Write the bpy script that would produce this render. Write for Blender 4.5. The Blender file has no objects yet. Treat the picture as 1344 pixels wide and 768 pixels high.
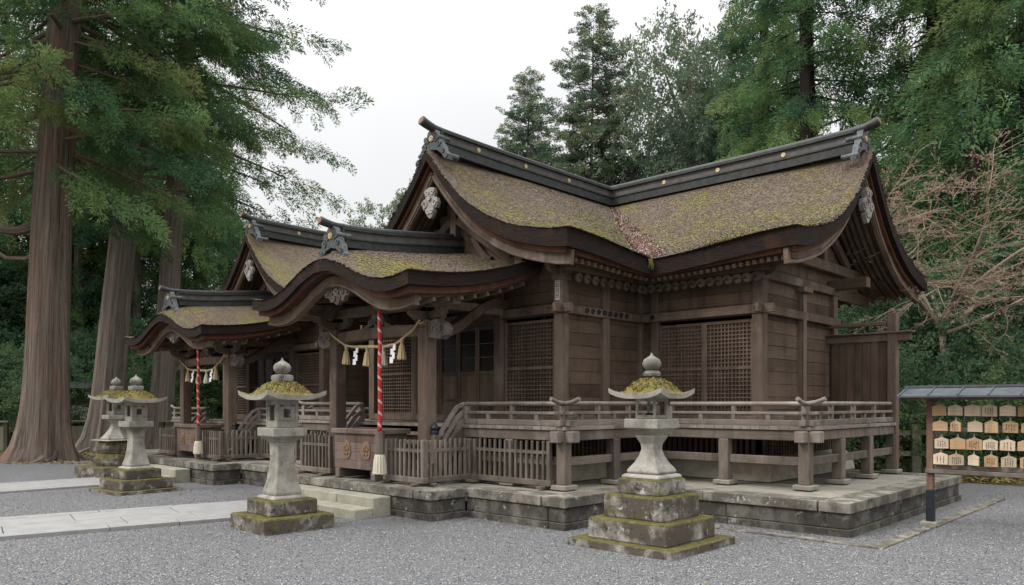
import bpy, math, random
import numpy as np
from mathutils import Vector, Matrix

C = bpy.context.scene.collection
SC = bpy.context.scene
random.seed(7)
R = math.radians

# ------------------------------------------------------------------ camera
EYE = 1.75
YAW = R(43.5)
FPX = 1009.0
cam_d = bpy.data.cameras.new("camera")
cam = bpy.data.objects.new("camera", cam_d)
C.objects.link(cam)
cam.location = (0, 0, EYE)
cam.rotation_euler = (R(90), 0, YAW - R(90))
cam_d.sensor_width = 36.0
cam_d.lens = 36.0 * FPX / 1344.0
cam_d.shift_y = 146.0 / 1344.0
cam_d.clip_end = 1500
SC.camera = cam

# ------------------------------------------------------------------ world, sun, exposure
SUN_DIR = Vector((-1.0, 0.55, 1.05)).normalized()          # towards the sun
w = bpy.data.worlds.new("World")
SC.world = w
w.use_nodes = True
nt = w.node_tree
nt.nodes.clear()
sky = nt.nodes.new("ShaderNodeTexSky")
sky.sky_type = 'NISHITA'
sky.sun_disc = False
sky.sun_elevation = math.asin(SUN_DIR.z)
sky.sun_rotation = math.atan2(SUN_DIR.x, SUN_DIR.y)
sky.dust_density = 4.0
mixc = nt.nodes.new("ShaderNodeMix"); mixc.data_type = 'RGBA'
mixc.inputs[0].default_value = 0.95
mixc.inputs[7].default_value = (6.5, 6.52, 6.55, 1)         # overcast white
bgn = nt.nodes.new("ShaderNodeBackground"); bgn.inputs[1].default_value = 0.1
wo = nt.nodes.new("ShaderNodeOutputWorld")
nt.links.new(sky.outputs[0], mixc.inputs[6])
# an overcast sky is brighter overhead than at the horizon
tcw = nt.nodes.new("ShaderNodeTexCoord"); sxw = nt.nodes.new("ShaderNodeSeparateXYZ")
nt.links.new(tcw.outputs['Generated'], sxw.inputs[0])
cl = nt.nodes.new("ShaderNodeClamp"); nt.links.new(sxw.outputs[2], cl.inputs[0])
pw = nt.nodes.new("ShaderNodeMath"); pw.operation = 'POWER'; pw.inputs[1].default_value = 3.0; nt.links.new(cl.outputs[0], pw.inputs[0])
ml_ = nt.nodes.new("ShaderNodeMath"); ml_.operation = 'MULTIPLY_ADD'; ml_.inputs[1].default_value = 4.2; ml_.inputs[2].default_value = 1.0; nt.links.new(pw.outputs[0], ml_.inputs[0])
vm = nt.nodes.new("ShaderNodeVectorMath"); vm.operation = 'SCALE'
cn = nt.nodes.new("ShaderNodeTexNoise"); cn.inputs['Scale'].default_value = 2.2; cn.inputs['Detail'].default_value = 4
nt.links.new(tcw.outputs['Generated'], cn.inputs['Vector'])
cr_ = nt.nodes.new("ShaderNodeMapRange"); cr_.inputs[1].default_value = .3; cr_.inputs[2].default_value = .7; cr_.inputs[3].default_value = .93; cr_.inputs[4].default_value = 1.05
nt.links.new(cn.outputs['Fac'], cr_.inputs[0])
vc = nt.nodes.new("ShaderNodeVectorMath"); vc.operation = 'SCALE'; nt.links.new(mixc.outputs[2], vc.inputs[0]); nt.links.new(cr_.outputs[0], vc.inputs['Scale'])
nt.links.new(vc.outputs[0], vm.inputs[0]); nt.links.new(ml_.outputs[0], vm.inputs['Scale'])
nt.links.new(vm.outputs[0], bgn.inputs[0])
nt.links.new(bgn.outputs[0], wo.inputs[0])

sl = bpy.data.lights.new("sun", 'SUN')
sl.energy = 1.5
sl.angle = R(16)
sl.color = (1.0, 0.965, 0.92)
so = bpy.data.objects.new("sun", sl); C.objects.link(so)
so.rotation_euler = SUN_DIR.to_track_quat('Z', 'Y').to_euler()
so.location = (0, 0, 40)

SC.view_settings.view_transform = 'Standard'
SC.view_settings.look = 'None'
SC.view_settings.exposure = 0.42
SC.view_settings.gamma = 1.0
SC.render.engine = 'CYCLES'
SC.cycles.max_bounces = 6
SC.cycles.diffuse_bounces = 4
SC.cycles.glossy_bounces = 2
SC.cycles.transparent_max_bounces = 4
SC.cycles.use_denoising = True

# ------------------------------------------------------------------ helpers
def at(px, Z, z=0.0):
    """a place on the ground: across-the-view pixel column and distance in metres"""
    r = (px - 672.0) / FPX * Z
    return Vector((Z * math.cos(YAW) + r * math.sin(YAW), Z * math.sin(YAW) - r * math.cos(YAW), z))

def V(*a): return Vector(a)

class MB:
    def __init__(s): s.v = []; s.f = []; s.uv = []; s.m = []; s.mi = 0
    def poly(s, idx, uvs):
        s.f.append(idx); s.uv.append(uvs); s.m.append(s.mi)
    def obox(s, c, ax, ay, az, hx, hy, hz, taper=None):
        c = Vector(c); b = len(s.v)
        hs = (hx, hy, hz)
        loc = []
        for dz in (-1, 1):
            for dy in (-1, 1):
                for dx in (-1, 1):
                    tx = ty = 1.0
                    if taper and dz > 0: tx, ty = taper
                    p = (dx * hx * tx, dy * hy * ty, dz * hz)
                    loc.append(p)
                    s.v.append(c + ax * p[0] + ay * p[1] + az * p[2])
        L = hs.index(max(hs))
        ru, rv = random.random() * 60, random.random() * 60
        faces = (((0, 2, 3, 1), 2), ((4, 5, 7, 6), 2), ((0, 1, 5, 4), 1), ((2, 6, 7, 3), 1), ((0, 4, 6, 2), 0), ((1, 3, 7, 5), 0))
        for q, n in faces:
            oth = [k for k in range(3) if k != n]
            if L in oth:
                ua = L; va = oth[0] if oth[1] == L else oth[1]
            else:
                ua, va = oth
            s.poly([b + i for i in q], [(loc[i][ua] + ru, loc[i][va] + rv + n * 3.1) for i in q])
    def box(s, x0, x1, y0, y1, z0, z1, taper=None):
        s.obox(((x0 + x1) / 2, (y0 + y1) / 2, (z0 + z1) / 2), V(1, 0, 0), V(0, 1, 0), V(0, 0, 1),
               abs(x1 - x0) / 2, abs(y1 - y0) / 2, abs(z1 - z0) / 2, taper)
    def rbox(s, cx, cy, z0, z1, sx, sy, rot, taper=None):
        a = V(math.cos(rot), math.sin(rot), 0); b = V(-math.sin(rot), math.cos(rot), 0)
        s.obox((cx, cy, (z0 + z1) / 2), a, b, V(0, 0, 1), sx / 2, sy / 2, (z1 - z0) / 2, taper)
    def beam(s, p, q, w, h, up=(0, 0, 1)):
        p = Vector(p); q = Vector(q); ax = (q - p); l = ax.length; ax = ax / l
        up = Vector(up)
        ay = up.cross(ax)
        if ay.length < 1e-4: ay = V(0, 1, 0).cross(ax)
        ay.normalize(); az = ax.cross(ay)
        s.obox((p + q) / 2, ax, ay, az, l / 2, w / 2, h / 2)
    def sweep(s, pts, w, h, up=(0, 0, 1), hs=None):
        """rectangular section swept along a curve, as one strip"""
        pts = [Vector(p) for p in pts]; up = Vector(up); n = len(pts); b = len(s.v); ln = 0
        ru, rv = random.random() * 60, random.random() * 60
        us = []
        for i, p in enumerate(pts):
            t = (pts[min(i + 1, n - 1)] - pts[max(i - 1, 0)]).normalized()
            ay = up.cross(t).normalized(); az = t.cross(ay)
            hh = hs[i] if hs else h
            if i: ln += (pts[i] - pts[i - 1]).length
            us.append(ln)
            for a, c in ((-1, -1), (1, -1), (1, 1), (-1, 1)):
                s.v.append(p + ay * (a * w / 2) + az * (c * hh / 2))
        vv = (0, w, w + h, 2 * w + h, 2 * w + 2 * h)
        for i in range(n - 1):
            for k in range(4):
                a0 = b + i * 4 + k; a1 = b + i * 4 + (k + 1) % 4
                s.poly([a0, a1, a1 + 4, a0 + 4], [(us[i] + ru, vv[k] + rv), (us[i] + ru, vv[k + 1] + rv), (us[i + 1] + ru, vv[k + 1] + rv), (us[i + 1] + ru, vv[k] + rv)])
        s.poly([b + 3, b + 2, b + 1, b], [(ru, rv), (ru + w, rv), (ru + w, rv + h), (ru, rv + h)])
        e = b + (n - 1) * 4
        s.poly([e, e + 1, e + 2, e + 3], [(ru, rv), (ru + w, rv), (ru + w, rv + h), (ru, rv + h)])
    def tube(s, pts, rad, n=8, caps=True, wob=None):
        pts = [Vector(p) for p in pts]
        if not hasattr(rad, '__len__'): rad = [rad] * len(pts)
        b = len(s.v); m = len(pts); ln = 0
        t = (pts[1] - pts[0]).normalized()
        ref = V(1, 0, 0) if abs(t.x) < 0.9 else V(0, 1, 0)
        a = (ref - t * ref.dot(t)).normalized()
        us = []; ru = random.random() * 60
        for i, p in enumerate(pts):
            t = (pts[min(i + 1, m - 1)] - pts[max(i - 1, 0)]).normalized()
            a = (a - t * a.dot(t)).normalized(); c = t.cross(a)
            if i: ln += (pts[i] - pts[i - 1]).length
            us.append(ln + ru)
            for k in range(n):
                an = 2 * math.pi * k / n
                r = rad[i] * (wob(i, an) if wob else 1.0)
                s.v.append(p + a * (math.cos(an) * r) + c * (math.sin(an) * r))
        for i in range(m - 1):
            pr = 2 * math.pi * max(rad)
            for k in range(n):
                k2 = (k + 1) % n
                v0 = k / n * pr; v1 = (k + 1) / n * pr
                s.poly([b + i * n + k, b + i * n + k2, b + (i + 1) * n + k2, b + (i + 1) * n + k],
                       [(us[i], v0), (us[i], v1), (us[i + 1], v1), (us[i + 1], v0)])
        if caps:
            s.poly([b + k for k in range(n)][::-1], [(us[0] + .01 * k, 0) for k in range(n)])
            e = b + (m - 1) * n
            s.poly([e + k for k in range(n)], [(us[-1] + .01 * k, 0) for k in range(n)])
    def lathe(s, prof, c, n=16, rot=0.0):
        c = Vector(c); b = len(s.v); ru = random.random() * 60
        for r, z in prof:
            for k in range(n):
                an = 2 * math.pi * k / n + rot
                s.v.append(c + V(math.cos(an) * r, math.sin(an) * r, z))
        m = len(prof)
        for i in range(m - 1):
            for k in range(n):
                k2 = (k + 1) % n
                s.poly([b + i * n + k, b + i * n + k2, b + (i + 1) * n + k2, b + (i + 1) * n + k],
                       [(ru + prof[i][1], k * .2), (ru + prof[i][1], k * .2 + .2), (ru + prof[i + 1][1], k * .2 + .2), (ru + prof[i + 1][1], k * .2)])
        s.poly([b + k for k in range(n)][::-1], [(ru, .1 * k) for k in range(n)])
        e = b + (m - 1) * n
        s.poly([e + k for k in range(n)], [(ru, .1 * k) for k in range(n)])
    def square(s, prof, c, rot=0.0):
        """stacked square sections: (half side, z)"""
        s.lathe([(r * math.sqrt(2), z) for r, z in prof], c, 4, rot + math.pi / 4)
    def prism(s, poly, o, ux, uy, th):
        """2-D outline extruded symmetrically along ux x uy"""
        o = Vector(o); ux = Vector(ux); uy = Vector(uy); n = ux.cross(uy).normalized()
        b = len(s.v); m = len(poly); ru = random.random() * 60
        for sg in (-1, 1):
            for x, y in poly: s.v.append(o + ux * x + uy * y + n * (sg * th / 2))
        s.poly([b + i for i in range(m)][::-1], [(poly[i][0] + ru, poly[i][1]) for i in range(m)][::-1])
        s.poly([b + m + i for i in range(m)], [(poly[i][0] + ru, poly[i][1]) for i in range(m)])
        for i in range(m):
            j = (i + 1) % m
            s.poly([b + i, b + j, b + m + j, b + m + i], [(ru + i * .1, 0), (ru + i * .1 + .1, 0), (ru + i * .1 + .1, th), (ru + i * .1, th)])
    def grid(s, P, uv=None, flip=False):
        """P[i][j] -> quads"""
        b = len(s.v); ni = len(P); nj = len(P[0])
        for row in P:
            for p in row: s.v.append(Vector(p))
        for i in range(ni - 1):
            for j in range(nj - 1):
                q = [(i, j), (i + 1, j), (i + 1, j + 1), (i, j + 1)]
                if flip: q = q[::-1]
                s.poly([b + a * nj + c for a, c in q], [uv[a][c] if uv else (P[a][c][0], P[a][c][1]) for a, c in q])
    def build(s, name, mat, parent=None, smooth=False, bevel=0, seg=1, auto=None):
        me = bpy.data.meshes.new(name)
        me.from_pydata(s.v, [], s.f)
        uvl = me.uv_layers.new(name="UVMap")
        flat = [c for f in s.uv for p in f for c in p]
        uvl.data.foreach_set("uv", flat)
        mats = mat if isinstance(mat, (list, tuple)) else [mat]
        for m_ in mats: me.materials.append(m_)
        if len(mats) > 1: me.polygons.foreach_set("material_index", s.m)
        if smooth: me.polygons.foreach_set("use_smooth", [True] * len(me.polygons))
        me.update()
        if auto is not None:
            me.polygons.foreach_set("use_smooth", [True] * len(me.polygons))
            me.set_sharp_from_angle(angle=R(auto))
        o = bpy.data.objects.new(name, me)
        C.objects.link(o)
        if parent: o.parent = parent
        if bevel:
            md = o.modifiers.new("bevel", 'BEVEL'); md.width = bevel; md.segments = seg; md.limit_method = 'ANGLE'; md.angle_limit = R(40)
            md.harden_normals = False
        return o

def thing(name, label, cat, loc=(0, 0, 0), rz=0, group=None, scale=1):
    o = bpy.data.objects.new(name, None); C.objects.link(o)
    o.empty_display_size = 0.2
    o.location = loc; o.rotation_euler = (0, 0, rz); o.scale = (scale,) * 3
    o['label'] = label; o['category'] = cat
    if group: o['group'] = group
    return o
def tag(o, label, cat, group=None):
    o['label'] = label; o['category'] = cat
    if group: o['group'] = group
    return o
def struct(o, kind='structure'):
    o['kind'] = kind; return o
def kids(o): return [c for c in C.objects if c.parent == o]
def dup(root, children, loc, rz, label, scale=None):
    """copy a thing with its parts; children = [(part, [sub-parts])]"""
    r = root.copy(); C.objects.link(r); r.location = loc; r.rotation_euler = (0, 0, rz); r['label'] = label
    if scale is not None: r.scale = scale if hasattr(scale, '__len__') else (scale,) * 3
    for ch, sub in children:
        c = ch.copy(); C.objects.link(c); c.parent = r
        for g in sub:
            d = g.copy(); C.objects.link(d); d.parent = c
    return r
def tree_of(root):
    return [(c, kids(c)) for c in kids(root)]

# ------------------------------------------------------------------ materials
class NT:
    def __init__(s, name):
        s.mat = bpy.data.materials.new(name); s.mat.use_nodes = True
        s.t = s.mat.node_tree; s.t.nodes.clear()
        s.out = s.n("ShaderNodeOutputMaterial")
        s.p = s.n("ShaderNodeBsdfPrincipled")
        s.t.links.new(s.p.outputs[0], s.out.inputs[0])
        s.p.inputs['Roughness'].default_value = 0.85
        s.p.inputs['Specular IOR Level'].default_value = 0.25
    def n(s, typ, **kw):
        x = s.t.nodes.new(typ)
        for k, v in kw.items(): setattr(x, k, v)
        return x
    def l(s, a, b): s.t.links.new(a, b)
    def coord(s, which='UV'):
        if which == 'POS': return s.n("ShaderNodeNewGeometry").outputs['Position']
        return s.n("ShaderNodeTexCoord").outputs[which]
    def map(s, src, scale=(1, 1, 1), rot=(0, 0, 0)):
        m = s.n("ShaderNodeMapping"); m.inputs['Scale'].default_value = scale; m.inputs['Rotation'].default_value = rot
        s.l(src, m.inputs[0]); return m.outputs[0]
    def noise(s, src, scale=1, detail=4, rough=.6, dist=0):
        x = s.n("ShaderNodeTexNoise"); x.inputs['Scale'].default_value = scale; x.inputs['Detail'].default_value = detail
        x.inputs['Roughness'].default_value = rough; x.inputs['Distortion'].default_value = dist
        s.l(src, x.inputs[0]); return x.outputs['Fac']
    def vor(s, src, scale=1, feat='F1', out='Distance', rnd=1.0):
        x = s.n("ShaderNodeTexVoronoi"); x.feature = feat; x.inputs['Scale'].default_value = scale
        x.inputs['Randomness'].default_value = rnd
        s.l(src, x.inputs['Vector']); return x.outputs[out]
    def ramp(s, f, stops, interp='LINEAR'):
        x = s.n("ShaderNodeValToRGB"); x.color_ramp.interpolation = interp
        el = x.color_ramp.elements
        while len(el) < len(stops): el.new(0.5)
        for e, (p, c) in zip(el, stops):
            e.position = p; e.color = (c, c, c, 1) if not hasattr(c, '__len__') else (*c, 1)
        s.l(f, x.inputs[0]); return x.outputs[0]
    def mix(s, f, a, b, blend='MIX'):
        x = s.n("ShaderNodeMix"); x.data_type = 'RGBA'; x.blend_type = blend
        for sk, v in ((0, f), (6, a), (7, b)):
            if hasattr(v, 'links') or hasattr(v, 'is_output'): s.l(v, x.inputs[sk])
            elif hasattr(v, '__len__'): x.inputs[sk].default_value = (*v, 1)
            else: x.inputs[sk].default_value = v
        return x.outputs[2]
    def math(s, op, a, b=None, c=None):
        x = s.n("ShaderNodeMath"); x.operation = op
        for i, v in enumerate((a, b, c)):
            if v is None: continue
            if hasattr(v, 'is_output'): s.l(v, x.inputs[i])
            else: x.inputs[i].default_value = v
        return x.outputs[0]
    def bump(s, h, strength=.5, dist=.02):
        x = s.n("ShaderNodeBump"); x.inputs['Strength'].default_value = strength; x.inputs['Distance'].default_value = dist
        s.l(h, x.inputs['Height']); s.l(x.outputs[0], s.p.inputs['Normal'])
    def col(s, c):
        if hasattr(c, 'is_output'): s.l(c, s.p.inputs['Base Color'])
        else: s.p.inputs['Base Color'].default_value = (*c, 1)
    def up(s):
        g = s.n("ShaderNodeNewGeometry"); x = s.n("ShaderNodeSeparateXYZ"); s.l(g.outputs['Normal'], x.inputs[0]); return x.outputs[2]

def wood(name, dark, light, grey, greyamt=.4, bump=.35, knots=False):
    m = NT(name)
    uv = m.coord('UV')
    tone = m.noise(m.map(uv, (.12, .7, 1)), 1.0, 2, .5)                  # board to board
    grain = m.noise(m.map(uv, (2.2, 70, 1)), 1.0, 6, .65, .4)
    fine = m.noise(m.map(uv, (6, 260, 1)), 1.0, 3, .6)
    pos = m.coord('POS')
    big = m.noise(pos, 1.7, 5, .6)
    streak = m.noise(m.map(pos, (5, 5, .8)), 1.0, 4, .6)
    c = m.mix(m.ramp(tone, [(.36, 0.0), (.64, 1.0)]), tuple(x * .82 for x in dark), tuple(x * 1.12 for x in light))
    c = m.mix(m.ramp(grain, [(.35, 0.0), (.7, .75)]), c, tuple(x * .5 for x in dark))
    f = m.math('MULTIPLY', m.ramp(big, [(.35, 0.0), (.68, 1.0)]), greyamt)
    c = m.mix(f, c, grey)
    f2 = m.ramp(streak, [(.52, 0.0), (.72, .65)])
    c = m.mix(f2, c, tuple(x * .45 for x in dark))
    oi = m.n("ShaderNodeObjectInfo")
    c = m.mix(1.0, c, m.math('MULTIPLY_ADD', oi.outputs['Random'], .34, .83), 'MULTIPLY')
    bl_ = m.ramp(m.noise(m.map(pos, (2.3, 2.3, 1.1)), 1, 5, .7), [(.52, 0.0), (.70, .55)])
    c = m.mix(bl_, c, tuple(x * 1.15 for x in grey))
    crk = m.ramp(m.noise(m.map(uv, (.9, 34, 1)), 1, 3, .6, .3), [(.66, 0.0), (.72, .8)])
    c = m.mix(crk, c, tuple(x * .3 for x in dark))
    m.col(c)
    m.p.inputs['Roughness'].default_value = .82
    h = m.math('ADD', m.math('MULTIPLY', grain, .7), m.math('MULTIPLY', fine, .3))
    m.bump(h, bump, .012)
    return m.mat

def stone(name, base, dark, moss=0.0, mosscol=((.05, .052, .012), (.16, .13, .025)), lichen=.3, speck=90, topmoss=.0, stain=.5):
    m = NT(name)
    pos = m.coord('POS')
    sp = m.noise(pos, speck, 3, .7)
    big = m.noise(pos, 3.1, 6, .65)
    mid = m.noise(pos, 9, 5, .7)
    c = m.mix(m.ramp(sp, [(.3, 0.0), (.7, 1.0)]), tuple(x * .72 for x in base), tuple(min(1, x * 1.22) for x in base))
    c = m.mix(m.ramp(big, [(.42 - .10 * max(0, stain - .7) / .3, 0.0), (.62 - .10 * max(0, stain - .7) / .3, stain)]), c, dark)
    c = m.mix(m.ramp(mid, [(.56, 0.0), (.66, lichen)]), c, tuple(x * .35 for x in dark))
    wl = m.noise(pos, 6.3, 6, .72)
    c = m.mix(m.ramp(wl, [(.6, 0.0), (.68, lichen)]), c, (.5, .5, .47))
    if moss > 0:
        mn = m.noise(pos, 4.3, 6, .7)
        up = m.up()
        upf = m.ramp(up, [(.15, 0.0), (.75, 1.0)])
        f = m.math('ADD', m.math('MULTIPLY', mn, 1.0), m.math('MULTIPLY', upf, topmoss))
        f = m.math('ADD', f, moss - .5)
        mc = m.mix(m.ramp(m.noise(pos, 11, 5, .7), [(.35, 0.0), (.65, 1.0)]), mosscol[0], mosscol[1])
        c = m.mix(m.ramp(f, [(.48, 0.0), (.62, 1.0)]), c, mc)
    m.col(c)
    m.p.inputs['Roughness'].default_value = .92
    h = m.math('ADD', m.math('MULTIPLY', sp, .4), m.math('MULTIPLY', mid, .8))
    m.bump(h, .55, .02)
    return m.mat

def plain(name, c, rough=.8, metal=0.0, var=.25, scale=14, bump=.2):
    m = NT(name)
    pos = m.coord('POS')
    n = m.noise(pos, scale, 5, .65)
    m.col(m.mix(m.ramp(n, [(.3, 0.0), (.7, 1.0)]), tuple(x * (1 - var) for x in c), tuple(min(1, x * (1 + var)) for x in c)))
    m.p.inputs['Roughness'].default_value = rough; m.p.inputs['Metallic'].default_value = metal
    if bump: m.bump(n, bump, .01)
    return m.mat

M = {}
M['wall'] = wood('wall_wood', (0.061, 0.038, 0.025), (0.118, 0.077, 0.054), (0.138, 0.103, 0.079), .35)
M['col'] = wood('column_wood', (0.100, 0.066, 0.047), (0.168, 0.119, 0.090), (0.200, 0.162, 0.132), .4, .5)
M['rail'] = wood('rail_wood', (0.143, 0.113, 0.092), (0.227, 0.190, 0.162), (0.302, 0.271, 0.240), .5)
M['fence'] = wood('fence_wood', (0.094, 0.072, 0.055), (0.164, 0.132, 0.108), (0.226, 0.196, 0.169), .5)
M['shadew'] = wood('soffit_wood', (.085, .058, .044), (.15, .105, .08), (.17, .135, .11), .35)
M['hafu'] = wood('bargeboard_wood', (0.093, 0.057, 0.039), (0.170, 0.116, 0.087), (0.238, 0.193, 0.156), .5)
M['red'] = wood('eave_layer', (.075, .026, .014), (.14, .052, .03), (.12, .075, .055), .3)
M['carve'] = wood('carved_wood', (.085, .062, .052), (.15, .122, .108), (.26, .235, .215), .5, .6)
M['carvew'] = wood('weathered_carving', (.17, .15, .135), (.30, .275, .255), (.42, .40, .375), .6, .6)
M['ltc'] = wood('lattice_wood', (0.090, 0.056, 0.040), (0.155, 0.103, 0.077), (0.181, 0.139, 0.110), .35)
M['hafu2'] = wood('dark_bargeboard', (0.085, 0.051, 0.035), (0.153, 0.098, 0.072), (0.187, 0.148, 0.109), .45)
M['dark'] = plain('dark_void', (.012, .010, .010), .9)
M['emaw'] = wood('ema_wood', (.42, .25, .125), (.58, .39, .225), (.52, .38, .25), .4, .15)
M['post'] = wood('rack_post_wood', (.13, .07, .045), (.2, .115, .08), (.2, .15, .12), .3)
M['oldboard'] = wood('old_board', (.13, .12, .085), (.21, .195, .14), (.22, .23, .15), .5)

def thatch():
    m = NT('bark_thatch')
    pos = m.coord('POS'); uv = m.coord('UV')
    at_ = m.n("ShaderNodeAttribute"); at_.attribute_name = 'tone'
    sp = m.noise(pos, 34, 3, .8)
    sp2 = m.vor(pos, 46, 'F1', 'Color')
    sx = m.n("ShaderNodeSeparateColor"); m.l(sp2, sx.inputs[0])
    rows = m.noise(m.map(uv, (1.6, 15, 1)), 1, 5, .7, .6)
    big = m.noise(pos, .62, 6, .62)
    mid = m.noise(pos, 3.6, 6, .78)
    run = m.noise(m.map(uv, (3.2, .55, 1)), 1, 5, .65, .5)
    c = m.mix(m.ramp(sp, [(.28, 0.0), (.72, 1.0)]), (.074, .055, .041), (.21, .16, .122))
    c = m.mix(m.ramp(sx.outputs[0], [(.3, 0.0), (.95, .3)]), c, (.185, .15, .12))
    f = m.math('ADD', m.math('MULTIPLY', big, .72), m.math('ADD', m.math('MULTIPLY', mid, .34), m.math('MULTIPLY', m.math('SUBTRACT', rows, .5), .35)))
    f = m.math('ADD', f, m.math('MULTIPLY', m.math('SUBTRACT', sx.outputs[1], .5), .14))
    sv = m.n("ShaderNodeSeparateXYZ"); m.l(uv, sv.inputs[0])
    f = m.math('ADD', f, m.math('MULTIPLY', m.math('SUBTRACT', sv.outputs[1], 2.4), .035))
    mc = m.mix(m.ramp(sx.outputs[2], [(.1, 0.0), (.9, 1.0)]), (.125, .118, .03), (.235, .21, .05))
    c = m.mix(m.ramp(f, [(.45, 0.0), (.59, .92)]), c, mc)
    c = m.mix(m.ramp(rows, [(.56, 0.0), (.74, .6)]), c, (.06, .045, .036))
    c = m.mix(m.ramp(run, [(.54, 0.0), (.72, .55)]), c, (.085, .068, .055))
    k = m.math('ADD', m.math('MULTIPLY', at_.outputs['Fac'], 1.1), .47)
    c = m.mix(1.0, c, k, 'MULTIPLY')
    m.col(c)
    m.p.inputs['Roughness'].default_value = .95
    h = m.math('ADD', m.math('MULTIPLY', sp, .8), m.math('ADD', m.math('MULTIPLY', rows, .8), m.math('MULTIPLY', sx.outputs[0], .5)))
    m.bump(h, .85, .03)
    return m.mat
M['thatch'] = thatch()

def thatch_cut():
    m = NT('thatch_cut_edge')
    pos = m.coord('POS')
    n = m.noise(m.map(pos, (7, 7, 60)), 1, 5, .7)
    b = m.noise(pos, 2.2, 4, .6)
    c = m.mix(m.ramp(n, [(.35, 0.0), (.7, 1.0)]), (.008, .006, .005), (.03, .019, .015))
    c = m.mix(m.ramp(b, [(.55, 0.0), (.75, .5)]), c, (.075, .03, .018))
    m.col(c); m.p.inputs['Roughness'].default_value = .95
    m.bump(n, .7, .02)
    return m.mat
M['cut'] = thatch_cut()

M['copper'] = plain('ridge_copper', (.042, .045, .044), .5, 0.2, .35, 9)
M['ridgeg'] = plain('ridge_board', (.105, .10, .094), .6, 0.1, .3, 7)
M['patina'] = plain('patina_metal', (.078, .085, .088), .5, 0.2, .55, 22, .5)
M['gold'] = plain('gilt', (.62, .49, .28), .5, .4, .2, 60)
M['gilt_old'] = plain('worn_gilt', (.20, .125, .08), .65, .15, .4, 40)
M['paper'] = plain('paper', (.8, .8, .82), .9, 0, .04, 30, 0)
M['ink'] = plain('ink', (.02, .02, .022), .9, 0, .1, 30, 0)
M['iron'] = plain('dark_iron', (.025, .03, .036), .5, .4, .3, 20)
M['bell'] = plain('bell_patina', (.12, .2, .15), .5, .5, .3, 15)
M['slate'] = plain('rack_roof_metal', (.085, .094, .105), .45, .15, .3, 6)
M['straw'] = None
def straw(name, a, b):
    m = NT(name); uv = m.coord('UV')
    n = m.noise(m.map(uv, (4, 160, 1)), 1, 4, .7)
    m.col(m.mix(m.ramp(n, [(.3, 0.0), (.7, 1.0)]), a, b)); m.p.inputs['Roughness'].default_value = .9
    m.bump(n, .7, .01); return m.mat
M['straw'] = straw('rice_straw', (.33, .24, .12), (.62, .50, .31))
M['pale'] = straw('pale_hemp', (.42, .37, .27), (.74, .69, .57))
def rope():
    m = NT('red_white_rope'); uv = m.coord('UV')
    sx = m.n("ShaderNodeSeparateXYZ"); m.l(uv, sx.inputs[0])
    t = m.math('FRACT', m.math('ADD', m.math('MULTIPLY', sx.outputs[0], 5.2), m.math('MULTIPLY', sx.outputs[1], 3.5)))
    n = m.noise(m.map(uv, (20, 120, 1)), 1, 3, .6)
    red = m.mix(n, (.33, .022, .026), (.50, .05, .055)); wh = m.mix(n, (.50, .34, .32), (.66, .52, .48))
    m.col(m.mix(m.ramp(t, [(.0, 0.0), (.70, 0.0), (.76, .8), (.92, .8), (1.0, 0.0)]), red, wh))
    h = m.math('ABSOLUTE', m.math('SUBTRACT', m.math('FRACT', m.math('MULTIPLY', t, 3.0)), .5))
    m.bump(h, .6, .01); return m.mat
M['rope'] = rope()

M['lan'] = stone('lantern_granite', (.34, .322, .282), (.15, .135, .108), .20, ((.10, .10, .05), (.2, .17, .08)), lichen=.4, stain=.7)
M['fin'] = stone('lichened_finial', (.27, .265, .235), (.105, .098, .08), .26, ((.12, .11, .04), (.22, .2, .09)), lichen=.8, stain=.75)
M['lanmoss'] = stone('mossy_cap_stone', (.42, .40, .36), (.24, .22, .18), .56, ((.065, .06, .02), (.19, .15, .045)), .5, topmoss=.42)
M['base'] = stone('mossy_base_stone', (.35, .335, .30), (.085, .07, .056), .43, ((.045, .043, .016), (.14, .12, .035)), .9, topmoss=.34, stain=1.0)
M['plat_top'] = stone('platform_slab', (.27, .25, .21), (.165, .15, .12), .26, lichen=.3, topmoss=.04, stain=.6)
M['plat_edge'] = stone('platform_edge_slab', (.27, .25, .21), (.085, .076, .064), .36, ((.06, .065, .03), (.13, .125, .06)), lichen=.75, topmoss=.10, stain=.9)
M['plat_block'] = stone('platform_block', (.15, .14, .12), (.045, .04, .035), .38, ((.05, .055, .03), (.10, .10, .05)), .6, topmoss=.2, stain=.9)
M['step'] = stone('step_stone', (.34, .325, .26), (.20, .19, .145), .2, lichen=.2, topmoss=.0, stain=.5)
M['path'] = stone('path_stone', (.285, .282, .27), (.195, .193, .184), 0, lichen=.12, stain=.5)
M['plaster'] = plain('foundation_plaster', (.36, .33, .26), .9, 0, .25, 5, .2)
M['mosswall'] = stone('mossy_garden_stone', (.19, .18, .15), (.08, .08, .06), .52, ((.03, .045, .012), (.10, .11, .03)), .4, topmoss=.3)

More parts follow.
